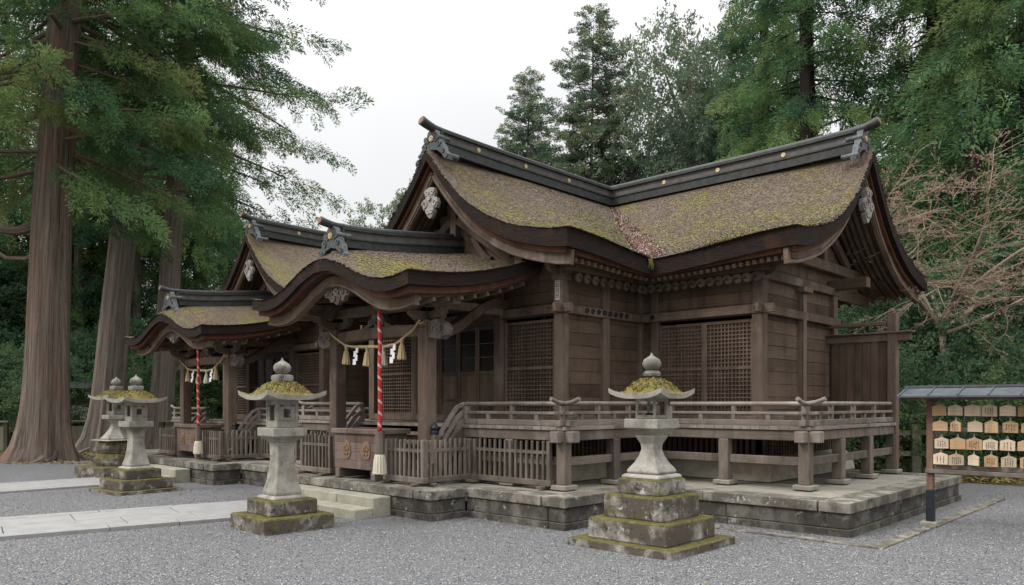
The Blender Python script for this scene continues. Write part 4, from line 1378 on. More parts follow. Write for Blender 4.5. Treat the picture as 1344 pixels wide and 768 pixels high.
# ================================================================== OFFERING BOX, BELL ROPE, SACRED ROPE
def offering_box(loc, s, label):
    t = thing('offering_box', label, 'offering box', loc, 0, 'offering boxes', s)
    b = MB(); zb, zt = .17, .78
    n_ = 4
    for i in range(n_):
        z0 = zb + (zt - zb) * i / n_; z1 = zb + (zt - zb) * (i + 1) / n_
        for (x0, x1, y0, y1) in ((-.30, -.27, -.64, .64), (.27, .30, -.64, .64), (-.27, .27, -.64, -.61), (-.27, .27, .61, .64)):
            b.box(x0, x1, y0, y1, z0 + .001, z1 - .001)
    b.box(-.269, .269, -.609, .609, zb, zb + .02)
    b.build('box_body', M['boxw'], t, bevel=.004)
    b = MB()
    for (x0, x1, y0, y1) in ((-.345, -.235, -.70, .70), (.235, .345, -.70, .70)): b.box(x0, x1, y0, y1, zt, zt + .085)
    for (x0, x1, y0, y1) in ((-.234, .234, -.70, -.60), (-.234, .234, .60, .70)): b.box(x0, x1, y0, y1, zt + .002, zt + .083)
    b.build('top_frame', M['boxw'], t, bevel=.008)
    b = MB()
    for i in range(11):
        y = -.55 + 1.1 * i / 10; b.obox((0, y, zt + .055), V(1, 0, 0), V(0, .7, .7), V(0, -.7, .7), .24, .022, .022)
    b.build('slats', M['boxw'], t)
    for y in (-.52, .52):
        b = MB(); b.box(-.33, .33, y - .06, y + .06, .0, .165); b.build('leg', M['fence'], t, bevel=.01)
    for y in (-.30, .27):
        b = MB(); c = V(-.30, y, .50)
        pts = []
        for i in range(22):
            a = 2 * math.pi * i / 22; r = .135 + .014 * math.cos(a * 3 + .5)
            pts.append((math.cos(a) * r, math.sin(a) * r * 1.15))
        b.prism(pts, c + V(-.008, 0, 0), V(0, 1, 0), up3, .02)
        for k in range(5):
            a = math.pi / 2 + k * 2 * math.pi / 5
            cc = c + V(-.02, math.cos(a) * .06, math.sin(a) * .07)
            b.tube([cc, cc + V(-.012, 0, 0)], .034, 8)
        b.tube([c + V(-.02, 0, 0), c + V(-.036, 0, 0)], .022, 8)
        b.build('crest', M['gilt_old'], t, bevel=.003)
    return t
M['boxw'] = wood('offering_box_wood', (.12, .078, .058), (.21, .15, .12), (.22, .18, .16), .5)
def bell_rope(loc, s, label, ztop, zt=0):
    t = thing('bell_rope', label, 'bell rope', loc, 0, 'red and white bell ropes', s)
    b = MB(); n = 22; z0 = .83
    pts = [V(.012 * math.sin(i * .5), .012 * math.cos(i * .37), z0 + (ztop - z0) * i / (n - 1)) for i in range(n)]
    b.tube(pts, [.036 - .006 * i / (n - 1) for i in range(n)], 12, wob=lambda i, a: 1 + .06 * math.sin(3 * a + i * 1.1))
    b.build('rope', M['rope'], t, smooth=True)
    b = MB(); b.tube([V(0, 0, .47), V(0, 0, .84)], .078, 8); b.build('wooden_grip', M['fence'], t, bevel=.006)
    b = MB()
    n = 26
    b.lathe([(.06, .49), (.085, .44), (.10, .34), (.112, .18), (.115, .16), (.09, .158), (.02, .16)], (0, 0, 0), 26)
    for i, v in enumerate(b.v):
        k = i % 26
        f = 1 + (.05 if k % 2 else -.05); b.v[i] = V(v.x * f, v.y * f, v.z + (random.uniform(-.02, .01) if v.z < .2 else 0))
    b.build('tassel', M['pale'], t)
    b = MB(); b.lathe([(.02, .26), (.06, .25), (.09, .20), (.105, .13), (.11, .10), (.12, .09), (.11, .08), (.1, .03), (.06, .0), (.01, -.01)], (0, 0, ztop - .03), 18)
    b.tube([V(0, 0, ztop + .2), V(0, 0, ztop + .26)], .02, 8)
    b.tube([V(0, 0, ztop + .24), V(0, 0, ztop + .60)], .012, 6)
    b.build('bell', M['bell'], t, auto=40)
    return t
def sacred_rope(wch, label):
    s = (1, SB)[wch]
    loc = hall_pt(wch, 1.075, 0, 0)
    t = thing('sacred_rope', label, 'straw rope', loc, 0, 'straw ropes across the porches', s)
    def cz(y):
        u = y / 1.3; return 2.73 + .36 * abs(u) ** 2.3 + .03 * math.sin(u * 5 + 1)
    b = MB(); n = 40
    pts = [V(-.02 - .012 * math.cos(i), -1.32 + 2.64 * i / (n - 1), cz(-1.32 + 2.64 * i / (n - 1))) for i in range(n)]
    b.tube(pts, [.016 + .014 * math.exp(-((i / (n - 1) - .5) / .28) ** 2) for i in range(n)], 10, wob=lambda i, a: 1 + .16 * math.sin(2 * a + i * 1.5))
    for sg in (-1, 1):
        b.tube([V(-.02, sg * 1.28, cz(1.28)), V(.03, sg * 1.42, cz(1.3) + .02), V(.2, sg * 1.44, cz(1.3) + .02)], .014, 6)
    b.build('rope', M['straw'], t, smooth=True)
    for y, ln, mt in ((.78, .30, 'straw'), (.14, .30, 'straw'), (-.32, .28, 'pale'), (-.84, .30, 'straw')):
        b = MB(); z = cz(y)
        b.lathe([(.012, .02), (.03, .0), (.028, -.05), (.022, -.075), (.042, -.12), (.074, -ln - .02), (.068, -ln - .04), (.01, -ln - .03)], (-.03, y, z), 18)
        for i, v in enumerate(b.v):
            k = i % 18; f = 1 + (.09 if k % 2 else -.07)
            b.v[i] = V(-.03 + (v.x + .03) * f, y + (v.y - y) * f, v.z + (random.uniform(-.02, .008) if v.z < z - .2 else 0))
        b.build('straw_tassel', M[mt], t)
    for y in (.46, -.62):
        b = MB(); z = cz(y) - .01
        # zigzag folded paper: four leaves joined at alternate corners
        for k in range(4):
            x0 = -.038 - .008 * k; y0 = y + (.022 if k % 2 else -.022)
            tw = (.012 if k % 2 else -.014)
            b.obox((x0, y0, z - .045 - .072 * k), V(1, tw * 6, 0).normalized(), V(-tw * 6, 1, 0).normalized(), V(.05, 0, 1).normalized(), .002, .042, .052)
        b.build('paper_streamer', M['paper'], t)
    return t
for wch in (0, 1):
    s = (1, SB)[wch]
    offering_box(hall_pt(wch, .97, -.05, .455), s, ('dark offering box with two worn gilt crests on the near hall porch', 'small dark wooden offering box on the porch of the far hall')[wch])
    bell_rope(hall_pt(wch, .53, -.92 if wch == 0 else -.98, .455), s, ('long red and white twisted bell rope hanging in front of the near porch', 'red and white twisted bell rope hanging in front of the far porch')[wch], 2.86)
    sacred_rope(wch, ('straw rope with tassels and paper streamers tied across the near porch columns', 'straw rope with tassels and paper streamers tied across the far porch columns')[wch])

# ================================================================== STONE LANTERNS
def cap_roof(h, half, lift=.11, th=.065, seed=0):
    """square lantern cap: rounded mossy dome over a thin flaring lip with upturned corners"""
    prof = [(0, 1), (.15, .995), (.3, .95), (.45, .84), (.58, .68), (.7, .47), (.8, .28), (.88, .16), (.95, .11), (1.0, .10)]
    N = 34; b = MB(); u = MB(); rg = random.Random(seed)
    ph = [rg.random() * 6 for _ in range(6)]
    def z(a, c):
        e = 2.6
        m = min(1.0, (abs(a) ** e + abs(c) ** e) ** (1 / e))
        k = (abs(a) * abs(c)) ** 3.0
        return h * interp(prof, m) + lift * k
    def edge_in(a, c):                                  # sides bow in between the corners
        return 1 - .075 * (1 - min(abs(a), abs(c)) ** 2) * max(abs(a), abs(c)) ** 4
    def pt(i, j):
        a = -1 + 2 * i / N; c = -1 + 2 * j / N; k = edge_in(a, c)
        return V(a * half * k, c * half * k, z(a, c))
    T = [[pt(i, j) for j in range(N + 1)] for i in range(N + 1)]
    for i, row in enumerate(T):
        for j, p in enumerate(row):
            m = max(abs(-1 + 2 * i / N), abs(-1 + 2 * j / N))
            amp = .013 * (1 - smooth((m - .72) / .2)) + .003
            p.z += amp * (math.sin(p.x * 61 + ph[0]) * math.sin(p.y * 53 + ph[1]) + .7 * math.sin(p.x * 113 + p.y * 31 + ph[2]) * math.sin(p.y * 97 - p.x * 41 + ph[3]) + rg.uniform(-.4, .4))
    B = [[V(T[i][j].x * .985, T[i][j].y * .985, h * .10 - th + lift * (abs(-1 + 2 * i / N) * abs(-1 + 2 * j / N)) ** 3.0) for j in range(N + 1)] for i in range(N + 1)]
    b.grid(T, None, False)
    u.grid(B, None, True)
    for (ta, ba, fl) in (([T[0][j] for j in range(N + 1)], [B[0][j] for j in range(N + 1)], True), ([T[N][j] for j in range(N + 1)], [B[N][j] for j in range(N + 1)], False),
                         ([T[i][0] for i in range(N + 1)], [B[i][0] for i in range(N + 1)], False), ([T[i][N] for i in range(N + 1)], [B[i][N] for i in range(N + 1)], True)):
        u.grid([ta, ba], None, not fl)
    # tufts of moss on the dome
    v = []; to = []
    for _ in range(2600):
        a = rg.uniform(-.86, .86); c = rg.uniform(-.86, .86)
        m = (abs(a) ** 2.6 + abs(c) ** 2.6) ** (1 / 2.6)
        if m > .80 + .1 * math.sin(a * 9 + ph[4]) * math.sin(c * 8 + ph[5]): continue
        if math.sin(a * 5 + ph[2]) + math.sin(c * 6 + ph[3]) + rg.gauss(0, .5) > 1.25: continue
        k = edge_in(a, c); p = V(a * half * k, c * half * k, z(a, c) - .004)
        an = rg.random() * 6.28; l = rg.uniform(.012, .026); w_ = rg.uniform(.008, .014)
        d = V(math.cos(an) * .7, math.sin(an) * .7, rg.uniform(.5, 1.1)).normalized(); s_ = V(-math.sin(an), math.cos(an), 0) * w_
        v += [p - s_ / 2, p + s_ / 2, p + d * l + s_ * .4, p + d * l - s_ * .4]
        to.append(max(0, min(1, .5 + .45 * math.sin(a * 4 + ph[0]) * math.sin(c * 4 + ph[1]) + rg.gauss(0, .22))))
    return b, u, v, to

def rough(b, amp=.008, f=9.0):
    for i, v in enumerate(b.v):
        n = math.sin(v.x * f * 1.7 + v.z * f) + math.sin(v.y * f * 2.1 - v.z * f * .7) + math.sin((v.x + v.y) * f * 3.1)
        b.v[i] = V(v.x * (1 + n * amp * .4), v.y * (1 + n * amp * .4), v.z)

M['tuft'] = leaf('moss_tuft', [(.075, .05, .018), (.15, .105, .03), (.205, .155, .042), (.165, .16, .04), (.10, .125, .035)], .1)
def lantern(loc, label, kind, s=1.0, rz=0.0):
    t = thing('stone_lantern', label, 'stone lantern', loc, rz, 'stone lanterns in the court', s)
    tc = t
    if kind == 'tall':
        # three stepped base blocks on a ground slab
        tiers = [(.775, -.03, .095, 'ground_slab'), (.585, .095, .365, 'base_block'), (.44, .365, .66, 'base_block'), (.315, .66, .865, 'base_block')]
        z = .865
        waist = [(.215, 0), (.235, .03), (.215, .07), (.17, .13), (.125, .22), (.098, .31), (.105, .38), (.135, .44), (.15, .47), (.15, .50)]
        neck = (.30, .93)
    elif kind == 'round':
        tiers = [(.70, -.03, .30, 'base_block'), (.50, .30, .62, 'base_block'), (.44, .62, .94, 'base_block')]
        z = .94; waist = [(.34, 0), (.35, .03), (.31, .06), (.23, .16), (.16, .26), (.135, .34), (.14, .42)]
    else:
        tiers = [(.53, -.03, .21, 'base_block'), (.36, .21, .42, 'base_block')]
        if kind == 'slab': tiers = [(.68, -.03, .07, 'ground_slab'), (.53, .07, .28, 'base_block'), (.37, .28, .48, 'base_block')]
        z = tiers[-1][2]
        waist = [(.20, 0), (.205, .04), (.19, .09), (.165, .18), (.142, .32), (.128, .46), (.124, .58), (.13, .68), (.14, .72), (.14, .74)]
    for i, (hs, z0, z1, nm) in enumerate(tiers):
        b = MB()
        if kind == 'round' and i > 0: b.lathe([(hs * .97, z0), (hs * 1.03, z0 + (z1 - z0) * .3), (hs * 1.02, z0 + (z1 - z0) * .6), (hs * .88, z1 - .02), (hs * .8, z1)], (0, 0, 0), 8, math.pi / 8)
        else:
            top_in = .0 if z1 < .2 else .02
            b.square([(hs, z0), (hs, z0 + (z1 - z0) * .4), (hs * .995, z1 - .025), (hs - top_in, z1)], (0, 0, 0))
        b.build(nm, M['base'], t, bevel=.016, seg=2)
    # rounded seat of the shaft
    b = MB(); zs = .05 if kind != 'round' else .03
    hs = waist[0][0]
    b.square([(hs * 1.32, z), (hs * 1.28, z + zs * .6), (hs * 1.1, z + zs)], (0, 0, 0)); z += zs
    b.square([(r, z + h) for r, h in waist], (0, 0, 0)) if kind != 'round' else b.lathe([(r * 1.08, z + h) for r, h in waist], (0, 0, 0), 6, math.pi / 6)
    z += waist[-1][1]
    b.build('shaft', M['lan'], t, bevel=.008)
    # table under the fire box
    b = MB()
    w_ = .255 if kind != 'round' else .30
    if kind == 'round': b.lathe([(.15, z), (.26, z + .09), (w_ * 1.12, z + .10), (w_ * 1.12, z + .20), (w_, z + .205)], (0, 0, 0), 6, math.pi / 6)
    else: b.square([(.15, z), (.155, z + .02), (.225, z + .075), (w_, z + .085), (w_, z + .20), (w_ - .01, z + .205)], (0, 0, 0))
    z += .205
    b.build('table', M['lan'], t, bevel=.008)
    # fire box: four corner posts, sills and heads round a hollow
    fh = .40 if kind != 'tall' else .27; f = .165 if kind != 'tall' else .15
    b = MB(); pw = .035 if kind == 'tall' else .045
    for sx in (-1, 1):
        for sy in (-1, 1): b.box(sx * (f - pw), sx * f, sy * (f - pw), sy * f, z, z + fh)
    sill = .05 if kind == 'tall' else .10; head = .045 if kind == 'tall' else .08
    for z0, z1 in ((z, z + sill), (z + fh - head, z + fh)):
        b.box(-f + .004, f - .004, -f + .004, f - .004, z0 + .001, z1 - .001)
    if kind != 'tall':
        # faces with a small opening or carved disc
        for n_, dsk in (((0, -1), True), ((0, 1), True), ((1, 0), False), ((-1, 0), False)):
            n3 = V(n_[0], n_[1], 0); sx = V(-n3.y, n3.x, 0)
            if dsk:
                for a0, a1 in ((-f + pw, -.055), (.055, f - pw)): b.obox(n3 * (f - .02) + sx * ((a0 + a1) / 2) + up3 * (z + fh / 2), sx, n3, up3, (a1 - a0) / 2, .012, fh / 2 - sill)
                for c0, c1 in ((z + sill, z + fh / 2 - .06), (z + fh / 2 + .06, z + fh - head)): b.obox(n3 * (f - .0195) + up3 * ((c0 + c1) / 2), sx, n3, up3, .055, .012, (c1 - c0) / 2)
            else:
                for a0, a1 in ((-f + pw, -.075), (.075, f - pw)): b.obox(n3 * (f - .02) + sx * ((a0 + a1) / 2) + up3 * (z + fh / 2), sx, n3, up3, (a1 - a0) / 2, .012, fh / 2 - sill)
    b.build('fire_box', M['lan'], t, bevel=.006)
    b = MB(); b.box(-.05, .05, -.05, .05, z + sill, z + sill + .02); b.build('lamp_dish', M['dark'], t)
    z += fh
    half = {'tall': .40, 'round': .475}.get(kind, .45)
    tb, ub, mv, mt = cap_roof(.225, half, .075, seed=int(loc[0] * 100))
    mv = [p + V(0, 0, z + .03) for p in mv]
    for mb in (tb, ub):
        for i, v in enumerate(mb.v): mb.v[i] = v + V(0, 0, z + .03)
    c = tb.build('cap', M['lanmoss'], t, smooth=True)
    np_quads('moss', np.array([tuple(p) for p in mv]), mt, M['tuft'], c)
    ub.build('cap_underside', M['lan'], c, auto=40)
    b = MB(); b.box(-f * 1.15, f * 1.15, -f * 1.15, f * 1.15, z, z + .03); b.build('cap_bed', M['lan'], c)
    z += .265
    b = MB()
    b.square([(.105, z - .01), (.115, z + .03), (.11, z + .07), (.07, z + .085)], (0, 0, 0)) if kind != 'tall' else b.lathe([(.07, z - .01), (.115, z + .02), (.12, z + .05), (.09, z + .085)], (0, 0, 0), 10)
    z += .085
    b.lathe([(.05, z), (.085, z + .02), (.118, z + .06), (.122, z + .10), (.102, z + .145), (.055, z + .175), (.024, z + .195), (.006, z + .235)], (0, 0, 0), 16)
    b.build('finial', M['fin'], t, auto=40)
    return t
lantern((8.16, 5.34, 0), 'stone lantern on the tallest stepped mossy base, before the right wing', 'tall', .965)
lantern((5.66, 9.86, 0), 'tall stone lantern on a two-block base nearest the near porch steps', 'plain', 1.0, R(-3))
lantern((6.0, 16.1, 0), 'front one of the overlapping pair of lanterns, standing on a flat slab', 'slab', .95, R(4))
lantern((6.85, 19.6, 0), 'rear one of the overlapping pair of lanterns, on rounded base stones', 'round', .93, R(10))

# stone edging round the platform
b = MB()
for i in range(9):
    b.box(9.9 + i * .72, 9.9 + i * .72 + .71, 3.12, 3.26, -.02, .022 + .004 * (i % 3))
for i in range(5): b.box(9.74, 9.88, 3.12 + i * .72, 3.12 + i * .72 + .71, -.02, .02 + .004 * (i % 2))
o = b.build('kerb_strip', M['plat_edge'], bevel=.006); struct(o); o['label'] = 'flush stone edging strip round the platform corner'

# ================================================================== PLAQUE RACK
M['emaw2'] = wood('pale_plaque_wood', (.58, .43, .29), (.72, .58, .42), (.62, .52, .40), .35, .15)
M['inkbrown'] = plain('brush_ink', (.06, .045, .04), .9, 0, .2, 30, 0)
RX = 12.3
rack = thing('plaque_rack', 'wooden rack with a grey metal roof hung with rows of votive plaques', 'plaque rack', (RX, 3.28, 0))
def RP(y, z, x=0): return V(x, y - 3.28, z)
for py in (3.28, 1.22):
    b = MB(); b.box(-.045, .045, py - 3.28 - .045, py - 3.28 + .045, .5, 1.86); po = b.build('post', M['post'], rack, bevel=.006)
    b = MB(); b.box(-.052, .052, py - 3.28 - .052, py - 3.28 + .052, .03, .5); b.build('post_sleeve', M['iron'], po, bevel=.006)
    b = MB(); b.box(-.13, .13, py - 3.28 - .11, py - 3.28 + .11, -.02, .045); b.build('post_footing', M['plat_top'], po, bevel=.01)
b = MB(); ycen = (3.55 - .3) / 2
for sg in (-1, 1):
    P = []
    for i in range(2):
        P.append([V(0, 3.62 - 3.28 - 2.75 * j, 1.99) if i == 0 else V(sg * .40, 3.62 - 3.28 - 2.75 * j, 1.865) for j in (0, 1)])
    T = [[p.copy() for p in r] for r in P]; B_ = [[p - V(0, 0, .025) for p in r] for r in P]
    b.grid(T, None, sg < 0); b.grid(B_, None, sg > 0)
    b.grid([T[1], B_[1]], None, sg < 0)
    for j in (0, 1): b.grid([[T[0][j], T[1][j]], [B_[0][j], B_[1][j]]], None, (sg > 0) == (j == 0))
    for k in range(8):      # standing seams
        y = .30 - .37 * k
        b.beam((sg * .01, y, 1.995), (sg * .40, y, 1.873), .018, .018)
b.beam((0, .345, 2.0), (0, -2.42, 2.0), .09, .03)
b.build('roof', M['slate'], rack)
b = MB(); b.beam((-.30, .25, 1.835), (-.30, -2.35, 1.835), .04, .05); b.beam((.30, .25, 1.835), (.30, -2.35, 1.835), .04, .05)
for y in (0, -2.06): b.beam((-.33, y, 1.82), (.33, y, 1.82), .05, .07)
b.build('roof_frame', M['post'], rack)
rows = (1.655, 1.43, 1.185, .96)
for z in rows:
    b = MB(); b.beam((.0, .045, z - .05 if z > 1 else .84), (.0, -2.10, z - .05 if z > 1 else .84), .035, .055); b.build('hanging_bar', M['rail'], rack, bevel=.004)
b = MB(); b.beam((-.02, .045, .78), (-.02, -2.10, .78), .16, .06); b.build('bottom_board', M['fence'], rack, bevel=.005)
b = MB()
for z in rows:
    for i in range(20): b.tube([(-.018, -.06 - i * .1, z + .06), (-.03, -.06 - i * .1, z + .06)], .004, 5)
b.build('pegs', M['iron'], rack)
ORD = ['first', 'second', 'third', 'fourth', 'fifth', 'sixth', 'seventh', 'eighth', 'ninth']
ROWN = ['top', 'second', 'third', 'bottom']
prng = random.Random(11)
def ink_strokes(b, w_, h_, rg, lines):
    """small upright columns of brush strokes"""
    for c in range(lines):
        y = -w_ * .32 + w_ * .64 * (c + .5) / lines
        z = h_ * .26
        while z > -h_ * .3:
            sz = h_ * rg.uniform(.07, .12)
            for k in range(rg.randint(2, 4)):
                yy = y + rg.uniform(-.5, .5) * sz * .5; zz = z - sz / 2 + rg.uniform(-.4, .4) * sz
                if rg.random() < .5: b.box(-.0105, -.0094, yy - sz * .45, yy + sz * .45, zz - .0022, zz + .0022)
                else: b.box(-.0106, -.0094, yy - .0022, yy + .0022, zz - sz * .4, zz + sz * .4)
            z -= sz * 1.25
layout = [[.08, .29, .50, .71, .92, 1.14, 1.36, 1.57, 1.78], [.09, .30, .53, .74, .95, 1.17, 1.38, 1.60, 1.81], [.11, .32, .52, .72, .92, 1.13, 1.34, 1.55, 1.77], [.10, .31, .52, .73, .94, 1.16, 1.37, 1.58, 1.79]]
seen_pos = {}
for ri, ys in enumerate(layout):
    for ci, yy in enumerate(ys):
        w_ = .19 + prng.uniform(-.025, .012); h_ = .155 + prng.uniform(-.018, .012)
        big = prng.random()
        z = rows[ri] + .0
        ang = prng.choice([0, 0, 0, .12, -.15, .5, -.55]) + prng.uniform(-.06, .06)
        written = prng.random() < .55
        tilt = prng.uniform(-.03, .03)
        desc = 'pale' if prng.random() < .5 else 'honey-coloured'
        lb = '%s wooden votive plaque, %s from the left post in the %s row' % (desc, ORD[ci], ROWN[ri])
        t = thing('votive_plaque', lb, 'votive plaque', (RX - .05 - .02 * (ci % 2) - .012 * prng.random() - abs(math.sin(ang)) * w_ * .4, 3.28 - .05 - yy, z), ang, 'votive plaques on the rack')
        b = MB()
        hs = [(-w_ / 2, -h_ / 2), (w_ / 2, -h_ / 2), (w_ / 2, h_ * .36), (0, h_ * .5 + .012), (-w_ / 2, h_ * .36)]
        b.prism(hs, (0, 0, 0), V(0, math.cos(tilt), math.sin(tilt)), V(0, -math.sin(tilt), math.cos(tilt)), .018)
        b.build('board', M['emaw'] if desc != 'pale' else M['emaw2'], t, bevel=.003)
        b = MB(); b.tube([(0, -.012, h_ * .5), (0.01, 0, h_ * .5 + .06), (0, .012, h_ * .5)], .003, 5); b.build('cord', M['pale'], t)
        if written:
            b = MB(); ink_strokes(b, w_, h_, prng, prng.randint(3, 5)); b.build('ink_strokes', M['inkbrown'], t)

# ================================================================== TREES
def rot_frames(D, roll):
    D = D / (np.linalg.norm(D, axis=1, keepdims=True) + 1e-9)
    up = np.tile(np.array([[0, 0, 1.0]]), (len(D), 1))
    par = np.abs(D[:, 2]) > .95
    up[par] = (1, 0, 0)
    Y = np.cross(up, D); Y /= np.linalg.norm(Y, axis=1, keepdims=True)
    Z = np.cross(D, Y)
    c, s = np.cos(roll)[:, None], np.sin(roll)[:, None]
    Y2 = Y * c + Z * s; Z2 = -Y * s + Z * c
    return np.stack([D, Y2, Z2], axis=1)          # rows are axes

def spray_template(rg, n, ln, wd, spread, droop, kind='needle'):
    """n leaf quads round a drooping axis of unit length -> (n*4,3)"""
    n = int(n); out = np.zeros((n, 4, 3))
    t = rg.random(n) ** .8
    ph = rg.random(n) * 2 * np.pi
    ax = np.stack([t, np.zeros(n), -droop * t ** 2], 1)
    rad = spread * (1 - .55 * t) * rg.random(n) ** .6
    off = np.stack([np.zeros(n), np.cos(ph) * rad, np.sin(ph) * rad * .7], 1)
    base = ax + off
    d = np.stack([.55 + .5 * rg.random(n), np.cos(ph) * .8, np.sin(ph) * .6 - droop * .6], 1)
    if kind == 'broad': d = rg.normal(size=(n, 3)) + np.array([.5, 0, 0])
    d /= np.linalg.norm(d, axis=1, keepdims=True)
    r = rg.normal(size=(n, 3)); w = np.cross(d, r); w /= np.linalg.norm(w, axis=1, keepdims=True)
    L = (ln * (.7 + .6 * rg.random(n)))[:, None]; W = (wd * (.7 + .6 * rg.random(n)))[:, None]
    out[:, 0] = base
    out[:, 1] = base + d * L * .5 + w * W * .5
    out[:, 2] = base + d * L
    out[:, 3] = base + d * L * .5 - w * W * .5
    return out.reshape(-1, 3), t

def place_sprays(rg, P, D, S, tone, n, ln, wd, spread, droop, kind='needle', K=5):
    """instances of a few spray templates -> verts, tones"""
    P = np.asarray(P); D = np.asarray(D); S = np.asarray(S); tone = np.asarray(tone)
    TT = [spray_template(rg, n, ln, wd, spread, droop, kind) for _ in range(K)]; T = [a for a, _ in TT]
    R_ = rot_frames(D, rg.normal(0, .5, len(P)))
    which = rg.integers(0, K, len(P))
    V_ = np.zeros((len(P), n * 4, 3), dtype=np.float32); TO = np.zeros((len(P), n), dtype=np.float32)
    for k in range(K):
        ix = np.where(which == k)[0]
        if len(ix) == 0: continue
        V_[ix] = np.einsum('vi,nij->nvj', T[k], R_[ix]) * S[ix][:, None, None] + P[ix][:, None, :]
    TO = tone[:, None] + rg.normal(0, .08, (len(P), n)) + (np.stack([b_ for _, b_ in TT])[which] - .5) * .28
    return V_.reshape(-1, 3), np.clip(TO.reshape(-1), 0, 1)

def tree_trunk(mb, H, r, lean=(0, 0), flare=1.9, n=44, seed=0, flute=.05, segs=30, top_r=.12, flare_h=.75, tap=.62):
    rg = random.Random(seed); ph = [rg.random() * 6.28 for _ in range(4)]
    pts = []; rad = []
    for i in range(segs + 1):
        t = i / segs; z = -.4 + (H + .4) * (t ** 1.25)
        pts.append(V(lean[0] * z + .12 * math.sin(z * .23 + ph[0]), lean[1] * z + .12 * math.sin(z * .19 + ph[1]), z))
        rr = r * ((1 - z / H * tap) if z > 0 else 1) * (1 + (flare - 1) * math.exp(-max(z, 0) / flare_h))
        rad.append(max(top_r * r, rr * (1 if t < .9 else (1 - (t - .9) * 6))))
    def wob(i, a):
        f = flute * (1 + 3.2 * math.exp(-max(0, pts[i].z) / .8))
        return 1 + f * (.8 * math.sin(5 * a + ph[2]) + .6 * math.sin(8 * a + ph[3] + .05 * i) + .5 * math.sin(14 * a + .04 * i * i) + .4 * math.sin(21 * a + ph[1]))
    mb.tube(pts, rad, n, wob=wob)
    if flare > 1.4:
        # surface roots running out from the flare into the litter
        for j in range(9):
            a0 = ph[1] + j * 2 * math.pi / 9 + rg.uniform(-.25, .25); l_ = r * rg.uniform(1.7, 2.7); rr_ = r * rg.uniform(.13, .24)
            rp = []
            for u in (.0, .2, .4, .6, .8, 1.0):
                aa = a0 + .25 * math.sin(u * 4 + j); q_ = r * 1.0 + (l_ - r * .9) * u
                rp.append(V(math.cos(aa) * q_, math.sin(aa) * q_, .62 * r * (1 - u) ** 2.2 - rr_ * .55))
            mb.tube(rp, [rr_ * (1.25 - .8 * u) for u in (0, .2, .4, .6, .8, 1)], 8, wob=lambda i, a: 1 + .12 * math.sin(3 * a + i))
    def at_z(z):
        for p, q in zip(pts, pts[1:]):
            if p.z <= z <= q.z:
                return p.lerp(q, (z - p.z) / (q.z - p.z))
        return pts[-1]
    return at_z

def conifer(seed, H, r, zb, Rm, nb, prof, elev=(-.25, .2), droop=.35, spr=5.0, size=(.7, 1.15), n=40, ln=.2, wd=.05, spread=.3,
            tone=(.15, .75), lean=(0, 0), flare=1.7, limb_r=.05, inner=.22, dead=0, bias=None, trunk=True, tap=.62):
    rg = np.random.default_rng(seed); tb = MB()
    H_ = H
    if trunk: az = tree_trunk(tb, H * .96, r, lean, flare, seed=seed, tap=tap, top_r=.04)
    else: az = lambda z: V(0, 0, z)
    P = []; D = []; S = []; TO = []
    ga = 2.39996
    for k in range(nb):
        t = ((k + rg.random()) / nb) ** .92
        z = zb + (H * .985 - zb) * t
        L = Rm * prof(t) * rg.uniform(.62, 1.12)
        a = k * ga + rg.normal(0, .35)
        if bias is not None:
            L *= 1 + bias[1] * math.cos(a - bias[0])
        if L < .25: L = .25
        el = elev[0] + (elev[1] - elev[0]) * t + rg.normal(0, .12)
        o = az(z)
        pts = []
        bt = rg.uniform(*tone)
        hd = np.array([math.cos(a), math.sin(a)]); bend = rg.normal(0, .25)
        for j in range(7):
            u = j / 6
            hx = hd * L * u + np.array([-hd[1], hd[0]]) * bend * L * u * u * .5
            zz = z + math.sin(el) * L * u - droop * L * .28 * u * u + .10 * L * max(0, u - .65) ** 1.2
            pts.append(np.array([o.x + hx[0], o.y + hx[1], zz]))
        if limb_r and L > 1.0:
            tb.tube([V(*p) for p in pts[:5]], [limb_r * (.42 + .10 * L) * (1 - .9 * j / 5) for j in range(5)], 6, caps=False)
        m = max(3, int(L * spr))
        for i in range(m):
            u = inner + (1 - inner) * (i + rg.random()) / m
            f = u * 6; j = min(5, int(f)); p = pts[j] + (pts[j + 1] - pts[j]) * (f - j)
            tg = pts[j + 1] - pts[j]; tg = tg / (np.linalg.norm(tg) + 1e-9)
            sd = rg.choice([-1, 1]) * rg.uniform(.2, 1.0)
            side = np.array([-tg[1], tg[0], 0])
            d = tg * .75 + side * sd + np.array([0, 0, rg.normal(-.05, .2)])
            P.append(p + side * sd * .22 * L * .4 * rg.random() + np.array([0, 0, rg.normal(0, .10)]))
            D.append(d); S.append(rg.uniform(*size) * (.75 + .25 * min(1, L / 2.5)))
            TO.append(bt + rg.normal(0, .16))
    v, to = place_sprays(rg, P, D, S, TO, n, ln, wd, spread, droop)
    return tb, v, to

